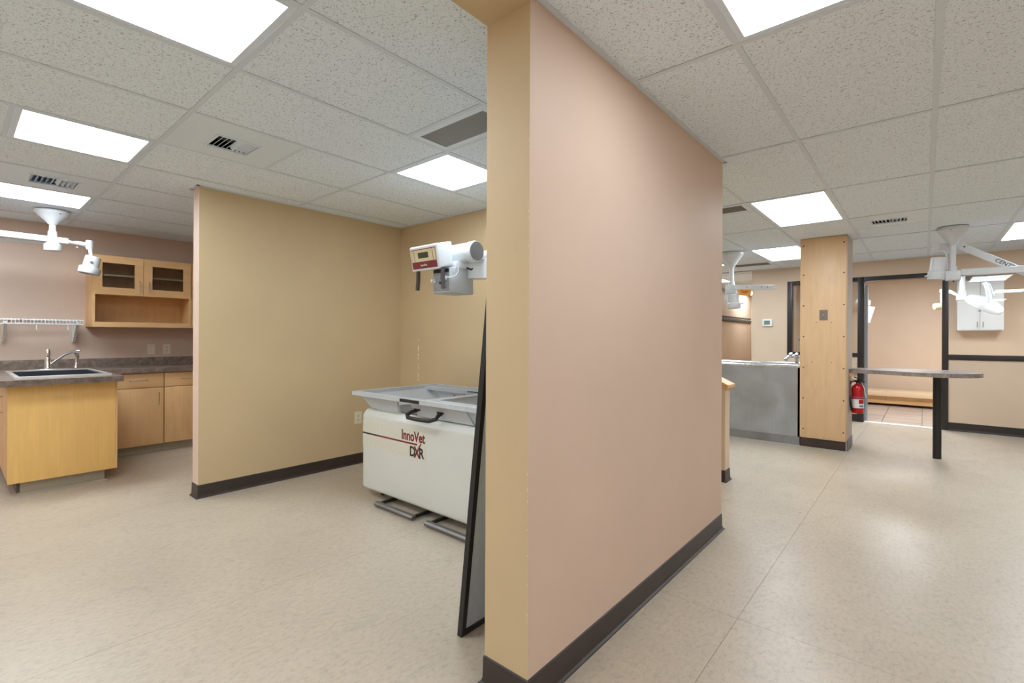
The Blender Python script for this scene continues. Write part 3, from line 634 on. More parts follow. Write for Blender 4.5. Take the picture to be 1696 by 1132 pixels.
# console, leaning back
c0 = Vector((-2.80, 2.36, 1.866)); Rc = Matrix.Rotation(math.radians(11), 4, 'X')
def cpt(x, y, z): return c0 + (Rc @ Vector((x, y, z)))
co = MB()
co.hexa([cpt(-0.165, -0.085, -0.095), cpt(0.150, -0.085, -0.095), cpt(0.150, 0.05, -0.075), cpt(-0.165, 0.05, -0.075)], [cpt(-0.165, -0.085, 0.088), cpt(0.150, -0.085, 0.088), cpt(0.150, 0.07, 0.095), cpt(-0.165, 0.07, 0.095)])
con = co.build('console', M['white'], xh); bvm = con.modifiers.new('b', 'BEVEL'); bvm.width = 0.012; bvm.segments = 3
def face(name, mat, x0, x1, z0, z1, d, par=con):
    return MB().hexa([cpt(x0, -0.085 - d, z0), cpt(x1, -0.085 - d, z0), cpt(x1, -0.084, z0), cpt(x0, -0.084, z0)], [cpt(x0, -0.085 - d, z1), cpt(x1, -0.085 - d, z1), cpt(x1, -0.084, z1), cpt(x0, -0.084, z1)]).build(name, mat, par)
face('face_border', M['maroon'], -0.148, 0.132, -0.078, 0.066, 0.0012)
face('face_plate', M['cream_label'], -0.144, 0.128, -0.026, 0.060, 0.0020)
for x in (-0.112, 0.098): face('face_line', M['maroon'], x - 0.002, x + 0.002, -0.026, 0.060, 0.0024)
face('display', M['lcd'], -0.068, 0.048, -0.002, 0.040, 0.0030)
Rz = Rc.to_3x3()
text_mesh('lettering', 'InnoVet', 0.022, M['paper'], con, cpt(-0.052, -0.0872, -0.060), Rz @ Vector((1, 0, 0)), Rz @ Vector((0, 0, 1)), bold=0.0004)
for x, c in ((-0.135, M['bronze']), (0.145, plain('grip_grey', (0.07, 0.07, 0.075), 0.5))):
    a = cpt(x, -0.05, -0.085); MB().tube([a, a + Vector((0.0, 0.0, -0.08)), a + Vector((0.012 if x > 0 else -0.004, -0.004, -0.155))], 0.0155, 14).build('grip', c, con, smooth=True)
am = MB().bar((-2.64, 2.60, 1.785), (-2.13, 2.78, 1.765), 0.10, 0.15, bev=0.006).bar((-2.15, 2.76, 1.765), (-2.15, 3.02, 1.765), 0.10, 0.15, bev=0.006).build('arm', M['white'], xh)
MB().tube([(-2.63, 2.53, 1.79), (-2.60, 2.56, 1.775), (-2.56, 2.60, 1.80), (-2.52, 2.62, 1.815), (-2.46, 2.66, 1.80), (-2.42, 2.69, 1.75)], 0.007, 10).build('cable', M['black'], xh)
lp = [Vector((-2.645 + 0.055 * math.sin(t) , 2.415 + 0.045 * math.sin(t), 1.755 + 0.055 * math.cos(t))) for t in [math.pi * 0.35 + math.pi * 2 * 0.66 * k / 14 for k in range(15)]]
MB().tube([(p.x + 0.02, 2.37 + (p.x + 2.645) * 0.6, p.z) for p in lp], 0.004, 8).build('white_cord', M['white'], xh)

# leaning framed board
P0, P1 = Vector((-1.500, 1.404, 0.0)), Vector((-1.252, 1.404, 2.19)); dv = (P1 - P0); Lb = dv.length; dv.normalize(); wn = Vector((dv.z, 0, -dv.x))
lb = thing('framed_board', (-1.40, 1.75, 0), 'tall grey board in black frame leaning against the tan partition', 'board')
def lbar(name, mat, y0, y1, s0, s1, d0, d1):
    q = lambda s_, y, d: P0 + dv * s_ + wn * d + Vector((0, y - 1.404, 0))
    return MB().hexa([q(s0, y0, d0), q(s0, y1, d0), q(s0, y1, d1), q(s0, y0, d1)], [q(s1, y0, d0), q(s1, y1, d0), q(s1, y1, d1), q(s1, y0, d1)]).build(name, mat, lb)
tk = 0.026
lbar('frame_stile', M['black'], 1.404, 1.428, 0, Lb, 0, tk); lbar('frame_stile', M['black'], 2.08, 2.104, 0, Lb, 0, tk)
lbar('frame_rail', M['black'], 1.428, 2.08, 0.0, 0.028, 0, tk); lbar('frame_rail', M['black'], 1.428, 2.08, Lb - 0.028, Lb, 0, tk)
lbar('board_face', M['board'], 1.426, 2.082, 0.026, Lb - 0.026, 0.004, tk - 0.005)

# ================================================================== KITCHEN
def pull(par, p, q, out, r=0.0045):
    p, q, out = Vector(p), Vector(q), Vector(out)
    return MB().tube([p, p + out * 0.9, p + out + (q - p) * 0.06, q + out - (q - p) * 0.06, q + out * 0.9, q], r, 8).build('handle', M['chrome'], par, smooth=True)
# upper cabinets
def upper(ya, yb, label, doors):
    t = thing('upper_cabinet', (-6.78, (ya + yb) / 2, 1.356), label, 'cabinet')
    b = MB(); z0, z1 = 1.356, 2.12; xf = -6.62
    b.box(XK, xf, ya, ya + 0.018, z0, z1); b.box(XK, xf, yb - 0.018, yb, z0, z1)
    b.box(XK, xf, ya + .018, yb - .018, z1 - 0.018, z1); b.box(XK, xf, ya + .018, yb - .018, z0 + 0.03, z0 + 0.05); b.box(XK, xf, ya + .018, yb - .018, 1.70, 1.718)
    b.box(XK + .001, XK + 0.008, ya + .018, yb - .018, z0, z1)
    b.build('carcass', M['maplein'], t)
    side = MB().box(XK, xf + 0.002, ya - 0.002, ya + 0.0002, z0, z1).build('side_panel', M['maple'], t)
    ff = MB(); ff.box(xf, -6.602, ya, yb, z0, 1.409); ff.box(xf, -6.602, ya, ya + 0.022, 1.409, 1.705); ff.box(xf, -6.602, yb - 0.022, yb, 1.409, 1.705); ff.build('face_frame', M['mapleh'], t)
    box('shelf', plain('shelf_edge', (0.62, 0.50, 0.34), 0.5), t, XK + 0.02, -6.64, ya + .02, yb - .02, 1.905, 1.922)
    for (a, b_, hinge) in doors:
        d = MB(); zz0, zz1 = 1.702, 2.118; s_ = 0.078
        d.box(-6.619, -6.600, a, b_, zz0, zz0 + s_); d.box(-6.619, -6.600, a, b_, zz1 - s_, zz1); d.box(-6.619, -6.600, a, a + s_, zz0 + s_, zz1 - s_); d.box(-6.619, -6.600, b_ - s_, b_, zz0 + s_, zz1 - s_)
        do = d.build('cabinet_door', M['mapleh'], t)
        box('door_pane', M['glass'], do, -6.612, -6.608, a + s_ - .003, b_ - s_ + .003, zz0 + s_ - .003, zz1 - s_ + .003)
        hy_ = b_ - 0.04 if hinge == 'L' else a + 0.045
        pull(do, (-6.600, hy_, 1.75), (-6.600, hy_, 1.86), (0.028, 0, 0))
    return t
upper(0.972, 1.866, 'maple wall cabinet with two glazed doors over an open cubby', [(0.974, 1.405, 'L'), (1.409, 1.862, 'R')])
upper(1.870, 2.76, 'maple wall cabinet mostly hidden behind the tan wall end', [(1.874, 2.31, 'L'), (2.314, 2.756, 'R')])
# base cabinets
def base_cab(ya, yb, label):
    t = thing('base_cabinet', (-6.62, (ya + yb) / 2, 0), label, 'cabinet')
    box('body', M['maplein'], t, XK + 0.006, -6.322, ya, yb, 0.10, 0.868); box('toe_kick', M['kick'], t, XK + 0.006, -6.38, ya, yb, 0, 0.10)
    dw = box('drawer_front', M['mapleh'], t, -6.321, -6.300, ya + .003, yb - .003, 0.710, 0.862, bev=0.002); mid = (ya + yb) / 2
    pull(dw, (-6.300, mid - 0.075, 0.79), (-6.300, mid + 0.075, 0.79), (0.03, 0, 0))
    d = box('cabinet_door', M['maple'], t, -6.321, -6.300, ya + .003, yb - .003, 0.095, 0.704, bev=0.002)
    pull(d, (-6.300, yb - 0.05, 0.52), (-6.300, yb - 0.05, 0.65), (0.03, 0, 0))
base_cab(1.075, 1.527, 'maple base cabinet with one drawer beside the sink peninsula')
base_cab(1.530, 1.985, 'maple base cabinet with one drawer next to the tan wall end')
base_cab(1.988, 2.44, 'maple base cabinet hidden behind the tan alcove wall')
# peninsula
pn = thing('sink_peninsula', (-6.1, 0.635, 0), 'maple sink peninsula with yellowish end panel', 'cabinet')
py0, py1 = 0.297, 0.967
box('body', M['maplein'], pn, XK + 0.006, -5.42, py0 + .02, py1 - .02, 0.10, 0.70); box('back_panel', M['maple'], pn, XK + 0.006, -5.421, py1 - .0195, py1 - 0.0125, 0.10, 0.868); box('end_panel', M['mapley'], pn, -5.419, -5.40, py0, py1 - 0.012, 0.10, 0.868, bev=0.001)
box('edge_band', M['maple'], pn, -5.42, -5.399, py1 - 0.0115, py1, 0.10, 0.862)
for k, (a, b) in enumerate(((-5.44, -5.90), (-5.905, -6.36), (-6.365, -6.82))):
    d = box('cabinet_door', M['maple'], pn, b, a, py0 - 0.0, py0 + 0.019, 0.105, 0.862, bev=0.002)
    pull(d, (b + 0.06, py0, 0.62), (b + 0.06, py0, 0.75), (0, -0.03, 0))
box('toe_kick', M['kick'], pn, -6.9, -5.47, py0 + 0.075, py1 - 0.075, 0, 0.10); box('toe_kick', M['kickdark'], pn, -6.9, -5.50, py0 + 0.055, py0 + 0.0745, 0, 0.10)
box('toe_flange', M['kick'], pn, -6.9, -5.455, py0 + 0.06, py1 - 0.06, 0, 0.006)
# worktop with sink cut-out
sx0, sx1, sy0, sy1 = -6.44, -5.385, 0.335, 0.925
wt = thing('worktop', (-6.3, 1.4, 0.87), 'brown stone-pattern laminate worktop around sink and along the wall', 'worktop')
q = MB(); z0, z1 = 0.870, 0.918; ox, oy0, oy1 = -5.262, 0.20, 0.986; i_ = 0.025
q.box(sx1 - i_, ox, oy0, oy1, z0, z1); q.box(XK + 0.02, sx0 + i_, oy0, oy1, z0, z1); q.box(sx0 + i_, sx1 - i_, oy0, sy0 + i_, z0, z1); q.box(sx0 + i_, sx1 - i_, sy1 - i_, oy1, z0, z1)
q.box(XK + 0.02, -6.272, oy1, 2.8, z0, z1)
q.build('top', M['counter'], wt); box('backsplash', M['counter'], wt, XK + 0.002, XK + 0.02, 0.0, 2.8, z0, 1.012, bev=0.003)
# sink
sk = thing('kitchen_sink', (-5.9, 0.63, 0.72), 'stainless drop-in sink with dark basin set in the worktop', 'sink')
q = MB(); rz = 0.918
for b_ in ((sx0, sx1, sy0, sy0 + 0.03), (sx0, sx1, sy1 - 0.03, sy1), (sx0, sx0 + 0.10, sy0 + 0.03, sy1 - 0.03), (sx1 - 0.075, sx1, sy0 + 0.03, sy1 - 0.03)): q.box(*b_, rz, rz + 0.016)
q.build('rim', M['steel'], sk)
q = MB(); bx0, bx1, by0, by1 = sx0 + 0.10, sx1 - 0.075, sy0 + 0.03, sy1 - 0.03; tt = 0.004; zb = 0.73
for b_ in ((bx0, bx1, by0, by0 + tt, zb, rz + .008), (bx0, bx1, by1 - tt, by1, zb, rz + .008), (bx0, bx0 + tt, by0, by1, zb, rz + .008), (bx1 - tt, bx1, by0, by1, zb, rz + .008), (bx0, bx1, by0, by1, zb - tt, zb)): q.box(*b_)
q.build('basin', M['basin'], sk)
# faucet
fx = -6.39; f1, f2_ = 0.617, 0.823
fa = thing('faucet', (fx, 0.68, rz + 0.012), 'chrome kitchen faucet with curved spout and side sprayer', 'faucet')
zb = rz + 0.016
box('deck_plate', M['chrome'], fa, fx - 0.03, fx + 0.03, 0.48, 0.90, zb, zb + 0.008, bev=0.003)
MB().lathe([(0.030, 0), (0.030, 0.012), (0.023, 0.03), (0.023, 0.10), (0.019, 0.115), (0.0, 0.12)], (fx, f1, zb + 0.006), (0, 0, 1), 20).build('body', M['chrome'], fa, smooth=True)
MB().lathe([(0.018, 0), (0.020, 0.02), (0.017, 0.06), (0.012, 0.07), (0.0, 0.073)], (fx, f1, zb + 0.125), (0, 0, 1), 16).build('lever', M['chrome'], fa, smooth=True)
MB().tube([(fx, f1 + 0.01, zb + 0.04), (fx + 0.01, f1 + 0.06, zb + 0.09), (fx + 0.03, f1 + 0.12, zb + 0.145), (fx + 0.05, f1 + 0.17, zb + 0.17), (fx + 0.065, f1 + 0.20, zb + 0.176), (fx + 0.075, f1 + 0.222, zb + 0.178)], [0.014, 0.013, 0.012, 0.012, 0.015, 0.015], 12).build('spout', M['chrome'], fa, smooth=True)
MB().lathe([(0.022, 0), (0.022, 0.01), (0.013, 0.03), (0.013, 0.09)], (fx, f2_, zb + 0.006), (0, 0, 1), 16).build('sprayer_base', M['chrome'], fa, smooth=True)
MB().tube([(fx, f2_, zb + 0.09), (fx, f2_ + 0.008, zb + 0.12), (fx, f2_ + 0.002, zb + 0.142), (fx, f2_ - 0.022, zb + 0.150)], [0.012, 0.015, 0.017, 0.013], 12).build('sprayer', M['chrome'], fa, smooth=True)
# wire shelf
ws = thing('wire_shelf', (-6.8, 0.2, 1.37), 'white wire wall shelf on brackets above the sink', 'shelf')
q = MB(); sy0_, sy1_ = -0.55, 0.908
for x, z in ((-6.94, 1.415), (-6.80, 1.415), (-6.65, 1.418), (-6.645, 1.376)): q.tube([(x, sy0_, z), (x, sy1_, z)], 0.005, 6)
n = 57
for i in range(n):
    y = sy0_ + (sy1_ - sy0_) * i / (n - 1); q.tube([(-6.945, y, 1.421), (-6.65, y, 1.424), (-6.642, y, 1.415), (-6.64, y, 1.376)], 0.0022 if i % 3 else 0.0035, 5)
q.build('wire_deck', M['white'], ws)
for y in (-0.17, 0.349, 0.867):
    b = MB(); b.prism([(XK, 1.19), (XK, 1.40), (-6.66, 1.40), (-6.66, 1.385), (-6.90, 1.19)], 1, y - 0.010, y + 0.010); bo = b.build('bracket', M['white'], ws)
    for z in (1.24, 1.37): MB().lathe([(0.006, 0), (0.004, 0.003)], (-6.915 + (z - 1.24) * 0.6, y - 0.010, z), (0, -1, 0), 8).build('screw', M['darkgrey'], bo)
for y in (0.56, 0.79): MB().tube([(-6.66, y, 1.376), (-6.65, y, 1.34), (-6.64, y, 1.31), (-6.625, y, 1.318)], 0.003, 6).build('hook', M['white'], ws)
# outlets
def plate(name, c, nrm, wdt, hgt, mat, label, kind, cat='outlet'):
    c = Vector(c); nrm = Vector(nrm); up = Vector((0, 0, 1)); sd = up.cross(nrm); R = Matrix((sd, nrm, up)).transposed().to_4x4()
    t = thing(name, c, label, cat)
    MB().rbox(c + nrm * 0.003, (wdt, 0.006, hgt), R, 0.002).build('plate', mat, t)
    def part(nm, m, du, dz, w_, h_, d=0.0075): MB().rbox(c + sd * du + up * dz + nrm * d, (w_, 0.004, h_), R, 0.0008).build(nm, m, t)
    if kind == 'outlet':
        for dz in (0.02, -0.02):
            part('receptacle', mat, 0, dz, 0.034, 0.028)
            for du in (-0.007, 0.007): part('slot', M['slot'], du, dz + 0.002, 0.003, 0.009, 0.0085)
            part('slot', M['slot'], 0, dz - 0.009, 0.005, 0.005, 0.0085)
    elif kind == 'switch':
        part('toggle_bezel', mat, 0, 0, 0.012, 0.026); part('toggle', M['ivory'], 0, 0.004, 0.007, 0.012, 0.012)
        for dz in (0.03, -0.03): part('screw', M['slot'], 0, dz, 0.005, 0.005)
plate('wall_switch', (XK, 1.554, 1.103), (1, 0, 0), 0.075, 0.118, M['ivory'], 'ivory switch plate under the maple wall cabinet', 'switch', 'switch')
plate('wall_outlet', (XK, 1.709, 1.104), (1, 0, 0), 0.075, 0.118, M['ivory'], 'ivory outlet plate under the maple wall cabinet', 'outlet')
plate('wall_outlet', (X2, 2.653, 0.456), (1, 0, 0), 0.078, 0.122, M['ivory'], 'ivory outlet low on the alcove wall beside the xray table', 'outlet')

# ================================================================== FAR ROOM OBJECTS
# boxed column
cx0, cx1, cy0, cy1 = -1.112, -0.655, 6.53, 6.985
sc_ = thing('support_column', ((cx0 + cx1) / 2, (cy0 + cy1) / 2, 0), 'boxed column clad in birch panels with screws and dark base', 'column')
box('core', M['colside'], sc_, cx0 + .012, cx1 - .001, cy0 + .014, cy1, 0.0, CEIL + 0.02)
box('front_panel', M['birch'], sc_, cx0, cx1 - 0.012, cy0, cy0 + 0.014, 0.105, CEIL - 0.003, bev=0.0015)
box('corner_strip', wood('birch_edge', (0.56, 0.375, 0.22)), sc_, cx1 - 0.012, cx1, cy0 + 0.001, cy0 + 0.014, 0.105, CEIL - 0.003)
box('side_panel', M['colside'], sc_, cx1 - 0.001, cx1 + 0.006, cy0 + 0.014, cy1, 0.13, CEIL - 0.003)
box('base_strip', M['base'], sc_, cx0 + 0.004, cx1 - 0.010, cy0 + 0.008, cy0 + 0.0135, 0.0, 0.10); box('base_strip', M['darkgrey'], sc_, cx1 - 0.0005, cx1 + 0.012, cy0 + 0.02, cy1, 0.0, 0.12)
for z in (2.351, 2.008, 1.647, 1.286, 0.926, 0.565, 0.205):
    for x in (cx0 + 0.034, cx1 - 0.03):
        MB().lathe([(0.008, 0), (0.006, 0.003)], (x, cy0, z), (0, -1, 0), 10).build('screw', M['slot'], sc_)
for x, z in ((-0.99, 0.99), (-0.80, 0.99), (-0.95, 1.45), (-0.80, 1.45), (-0.87, 0.125)): MB().lathe([(0.005, 0), (0.004, 0.002)], (x, cy0, z), (0, -1, 0), 8).build('screw', M['slot'], sc_)
plate('wall_switch', (-0.878, cy0, 1.534), (0, -1, 0), 0.08, 0.118, M['taupe'], 'brown switch plate screwed to the birch column', 'switch', 'switch')
# steel tub
tx0, tx1, ty0, ty1 = -2.75, -1.118, 6.55, 7.20
tub = thing('grooming_tub', (-1.93, 6.87, 0), 'stainless steel bathing tub between half wall and birch column', 'tub')
q = MB()
q.box(tx0, tx1, ty0, ty0 + 0.02, 0.098, 0.925); q.box(tx0, tx1, ty1 - 0.02, ty1, 0.098, 0.95); q.box(tx0, tx0 + 0.02, ty0, ty1, 0.098, 0.93); q.box(tx1 - 0.02, tx1, ty0, ty1, 0.098, 0.93); q.box(tx0 + .02, tx1 - .02, ty0 + .02, ty1 - .02, 0.55, 0.56)
q.build('shell', M['tub'], tub); box('base', brushed('tub_base', (0.36, 0.38, 0.41), 0.45), tub, tx0, tx1, ty0 + 0.006, ty1, 0, 0.098)
q = MB()
for a, b in (((tx0, ty0 + .012), (tx1, ty0 + .012)), ((tx0, ty1 - .012), (tx1, ty1 - .012)), ((tx0 + .012, ty0), (tx0 + .012, ty1)), ((tx1 - .012, ty0), (tx1 - .012, ty1))): q.tube([(*a, 0.932), (*b, 0.932)], 0.021, 14)
q.build('rolled_rim', brushed('tub_rim', (0.78, 0.78, 0.79), 0.25, axis=0), tub, smooth=True)
tf = thing('tub_faucet', (-1.26, 7.15, 0.954), 'chrome tub faucet with upright spray hose beside the column', 'faucet')
MB().tube([(-1.36, 7.04, 0.985), (-1.335, 7.08, 1.03), (-1.27, 7.15, 1.04), (-1.22, 7.16, 1.03)], 0.022, 12).build('body', M['chrome'], tf, smooth=True)
for x in (-1.315, -1.245): MB().lathe([(0.028, 0), (0.034, 0.015), (0.022, 0.03), (0.022, 0.05), (0.0, 0.055)], (x, 7.11, 1.03), (0, -0.6, 1), 14).build('tap_handle', M['chrome'], tf, smooth=True)
MB().tube([(-1.26, 7.18, 1.03), (-1.252, 7.18, 1.14), (-1.25, 7.18, 1.25), (-1.236, 7.18, 1.285), (-1.215, 7.17, 1.25)], [0.014, 0.012, 0.016, 0.018, 0.020], 12).build('spray_hose', M['chrome'], tf, smooth=True)
MB().lathe([(0.022, 0), (0.022, 0.07)], (-1.26, 7.18, 0.9545), (0, 0, 1), 12).build('mount', M['chrome'], tf)
# round-ended table on a post
tp = thing('peninsula_table', (0.11, 6.80, 0), 'brown laminate table with rounded end on one black post', 'table')
ccx, ccy, cr_ = 0.055, 6.83, 0.405
poly = [(cx1 + 0.007, 6.655)] + [(ccx + cr_ * math.cos(t), ccy + cr_ * math.sin(t)) for t in [math.radians(-128 + 256 * k / 40) for k in range(41)]] + [(cx1 + 0.007, 6.975)]
MB().prism(poly, 2, 0.878, 0.92).build('table_top', M['counter2'], tp)
MB().lathe([(0.036, 0), (0.036, 0.862), (0.06, 0.865)], (0.108, 6.80, 0), (0, 0, 1), 28).build('post', M['black'], tp, smooth=True)
MB().lathe([(0.05, 0), (0.16, 0.008), (0.165, 0.013)], (0.108, 6.80, 0.864), (0, 0, 1), 32).build('top_plate', M['black'], tp, smooth=True)
box('bracket', M['oak'], tp, cx1 + 0.006, cx1 + 0.06, 6.66, 6.95, 0.84, 0.878)
# fire extinguisher on the column side
ex, ey = -0.576, 6.77
fe = thing('fire_extinguisher', (ex, ey, 0.415), 'red fire extinguisher hanging on the column under the table', 'extinguisher')
MB().lathe([(0.0, 0), (0.055, 0.0), (0.060, 0.008), (0.060, 0.27), (0.054, 0.30), (0.035, 0.322), (0.020, 0.33), (0.018, 0.345), (0.0, 0.345)], (ex, ey, 0.415), (0, 0, 1), 28).build('cylinder', M['red'], fe, smooth=True)
MB().lathe([(0.0606, 0), (0.0606, 0.10)], (ex, ey, 0.475), (0, 0, 1), 28).build('label_band', M['paper'], fe, smooth=True)
for k, (a0, a1, z0, z1, m) in enumerate(((-75, -20, 0.525, 0.572, M['red']), (-70, -25, 0.488, 0.508, M['blue']))):
    q = MB(); pp = [(ex + 0.0612 * math.cos(math.radians(a)), ey + 0.0612 * math.sin(math.radians(a))) for a in range(a0, a1 + 1, 5)]; pi_ = [(ex + 0.0604 * math.cos(math.radians(a)), ey + 0.0604 * math.sin(math.radians(a))) for a in range(a1, a0 - 1, -5)]
    q.prism(pp + pi_, 2, z0, z1); q.build('label_print', m, fe)
q = MB(); q.lathe([(0.0625, 0), (0.0625, 0.014)], (ex, ey, 0.588), (0, 0, 1), 28); q.box(cx1 + 0.006, cx1 + 0.014, ey - 0.025, ey + 0.025, 0.50, 0.78); q.bar((cx1 + 0.01, ey, 0.595), (ex - 0.055, ey, 0.595), 0.03, 0.014)
q.build('bracket', M['darkgrey'], fe)
q = MB(); q.lathe([(0.018, 0), (0.018, 0.03), (0.012, 0.035)], (ex, ey, 0.757), (0, 0, 1), 14); q.bar((ex - 0.05, ey - 0.01, 0.79), (ex + 0.075, ey - 0.02, 0.775), 0.02, 0.008); q.bar((ex - 0.035, ey, 0.825), (ex + 0.05, ey - 0.01, 0.79), 0.02, 0.008)
q.build('valve', M['black'], fe)
MB().tube([(ex - 0.015, ey - 0.01, 0.775), (ex - 0.055, ey - 0.025, 0.77), (ex - 0.078, ey - 0.035, 0.73), (ex - 0.075, ey - 0.04, 0.62), (ex - 0.058, ey - 0.048, 0.50), (ex - 0.05, ey - 0.05, 0.44)], [0.008, 0.008, 0.008, 0.008, 0.010, 0.012], 10).build('hose', M['black'], fe, smooth=True)
MB().tube([(ex + 0.04, ey - 0.02, 0.765), (ex + 0.065, ey - 0.03, 0.70), (ex + 0.072, ey - 0.03, 0.64), (ex + 0.085, ey - 0.03, 0.60)], 0.004, 8).build('tag_cord', M['paper'], fe)
# thermostat
th_ = thing('thermostat', (-2.012, YF, 1.465), 'white wall thermostat with grey screen on the beige far wall', 'thermostat')
box('case', M['white'], th_, -2.09, -1.934, YF - 0.03, YF, 1.465, 1.59, bev=0.008); box('screen', M['lcd2'], th_, -2.060, -1.970, YF - 0.032, YF - 0.029, 1.495, 1.562)

# ================================================================== EXAM LIGHTS
def canopy(t, x, y, r=0.127, zb=2.30):
    MB().lathe([(r * 0.9, CEIL - 0.0), (r, CEIL - 0.004), (r, CEIL - 0.03), (r * 0.95, CEIL - 0.036), (0.037, zb + 0.012), (0.033, zb), (0.0, zb)], (x, y, 0), (0, 0, 1), 36).build('canopy', M['lampwhite'], t, smooth=True)
    for a in (-100, 20, 140):
        MB().lathe([(0.0, 0), (0.009, 0.0), (0.008, 0.006), (0.0, 0.009)], (x + (r - 0.012) * math.cos(math.radians(a)), y + (r - 0.012) * math.sin(math.radians(a)), CEIL - 0.036), (0, 0, -1), 10).build('bolt', M['chrome'], t, smooth=True)
def head_cup(t, top, ax, length, r0, r1, name='lamp_head', handle=None):
    """cup-shaped lamp head hanging from top along ax"""
    ax = Vector(ax).normalized(); L = length
    o = MB().lathe([(0.0, 0), (r0 * 0.9, 0), (r0, 0.006), (r0, 0.012), (r0 * 1.03, L * 0.60), (r1 * 0.97, L * 0.63), (r1, L * 0.68), (r1, L * 0.94), (r1 * 0.93, L), (r1 * 0.86, L), (r1 * 0.84, L * 0.9), (0.0, L * 0.88)], top, ax, 32).build(name, M['lampwhite'], t, smooth=True)
    return o
# over the sink
x, y = -6.20, 0.627
e = thing('exam_light', (x, y, 1.86), 'white ceiling exam lamp with long arm hanging over the sink', 'exam light')
canopy(e, x, y)
MB().lathe([(0.0, 2.19), (0.034, 2.19), (0.034, 2.235), (0.026, 2.24), (0.024, 2.31), (0.0, 2.31)], (x, y, 0), (0, 0, 1), 20).build('stem', M['lampwhite'], e, smooth=True)
MB().bar((x + 0.02, -0.75, 2.165), (x + 0.02, 0.735, 2.158), 0.045, 0.052, bev=0.006).build('arm', M['lampwhite'], e)
MB().bar((x - 0.03, -0.75, 2.105), (x - 0.03, 0.60, 2.120), 0.03, 0.022, bev=0.004).build('lower_arm', M['lampwhite'], e)
MB().lathe([(0.0, 2.056), (0.058, 2.056), (0.062, 2.062), (0.062, 2.115), (0.05, 2.125), (0.03, 2.19), (0.0, 2.19)], (x, y, 0), (0, 0, 1), 28).build('hub', M['lampwhite'], e, smooth=True)
MB().tube([(x + 0.02, 0.735, 2.155), (x + 0.02, 0.76, 2.150), (x + 0.02, 0.80, 2.152), (x + 0.02, 0.875, 2.145)], [0.018, 0.014, 0.021, 0.021], 14).build('joint', M['lampwhite'], e, smooth=True)
MB().lathe([(0.0, 2.10), (0.022, 2.10), (0.030, 2.12), (0.030, 2.185), (0.024, 2.19), (0.0, 2.19)], (x + 0.02, 0.887, 0), (0, 0, 1), 20).build('knuckle', M['lampwhite'], e, smooth=True)
MB().bar((x + 0.055, 0.885, 2.11), (x + 0.085, 0.893, 1.965), 0.026, 0.008, up=(1, 0, 0), bev=0.002).build('yoke', M['lampwhite'], e)
head_cup(e, (x + 0.02, 0.918, 2.035), (0.0, -0.22, -1), 0.175, 0.062, 0.085)
MB().lathe([(0.012, 0), (0.010, 0.008)], (x + 0.088, 0.893, 1.972), (1, 0, 0), 12).build('pivot', M['darkgrey'], e)
MB().lathe([(0.0, 0), (0.008, 0.004), (0.008, 0.012), (0.0, 0.016)], (x + 0.04, 0.795, 2.10), (0, 0, 1), 12).build('knob', M['lampwhite'], e)
# right-hand lamp
x, y = 0.224, 6.80
e = thing('exam_light', (x, y, 1.87), 'white double-arm ceiling exam lamp lettered CENTRY above the round-ended table', 'exam light')
canopy(e, x, y, zb=2.245)
MB().lathe([(0.0, 1.95), (0.034, 1.95), (0.034, 2.02), (0.026, 2.025), (0.025, 2.25), (0.0, 2.25)], (x, y, 0), (0, 0, 1), 20).build('stem', M['lampwhite'], e, smooth=True)
box('hub', M['lampwhite'], e, x - 0.058, x + 0.062, y - 0.05, y + 0.05, 1.876, 1.975, bev=0.012)
MB().lathe([(0.01, 0), (0.008, 0.01)], (x + 0.008, y, 1.872), (0, 0, -1), 10).build('set_screw', M['black'], e)
MB().bar((x + 0.06, y - 0.01, 1.955), (0.80, y - 0.01, 1.948), 0.05, 0.064, bev=0.005).build('arm', M['lampwhite'], e)
a2 = MB().bar((0.25, y + 0.07, 2.262), (0.84, y + 0.07, 1.865), 0.04, 0.066, bev=0.005).build('spring_arm', M['lampwhite'], e)
dd = Vector((0.59, 0, -0.397)).normalized(); uu = Vector((0.397, 0, 0.59)).normalized()
text_mesh('lettering', 'CENTRY', 0.052, M['ink'], a2, Vector((0.535, y + 0.0485, 2.053)) , dd, uu, bold=0.0003)
MB().lathe([(0.045, 0), (0.05, 0.01), (0.05, 0.14), (0.045, 0.15)], (0.82, y + 0.03, 1.85), (0, 0, 1), 20).build('elbow', M['lampwhite'], e, smooth=True)
MB().lathe([(0.008, 0), (0.008, 0.004)], (0.315, y + 0.049, 2.225), (0, -1, 0), 10).build('pivot', M['black'], e)
MB().bar((0.27, y + 0.07, 2.252), (0.10, y + 0.05, 2.252), 0.04, 0.045, bev=0.005).build('link', M['lampwhite'], e)
MB().lathe([(0.0, -0.055), (0.03, -0.05), (0.034, -0.03), (0.034, 0.045), (0.03, 0.05), (0.0, 0.05)], (0.098, y + 0.03, 2.235), (0, 0, 1), 20).build('knuckle', M['lampwhite'], e, smooth=True)
MB().tube([(0.10, y + 0.02, 2.19), (0.15, y + 0.01, 2.195), (0.176, y, 2.17), (0.18, y - 0.01, 2.06), (0.176, y - 0.02, 1.99)], 0.013, 10).build('yoke', M['lampwhite'], e, smooth=True)
head_cup(e, (0.118, y - 0.02, 2.125), (-0.10, 0.02, -1), 0.235, 0.066, 0.076)
MB().bar((0.045, y - 0.03, 1.945), (0.005, y - 0.04, 1.93), 0.03, 0.016, bev=0.004).build('handle', M['lampwhite'], e)
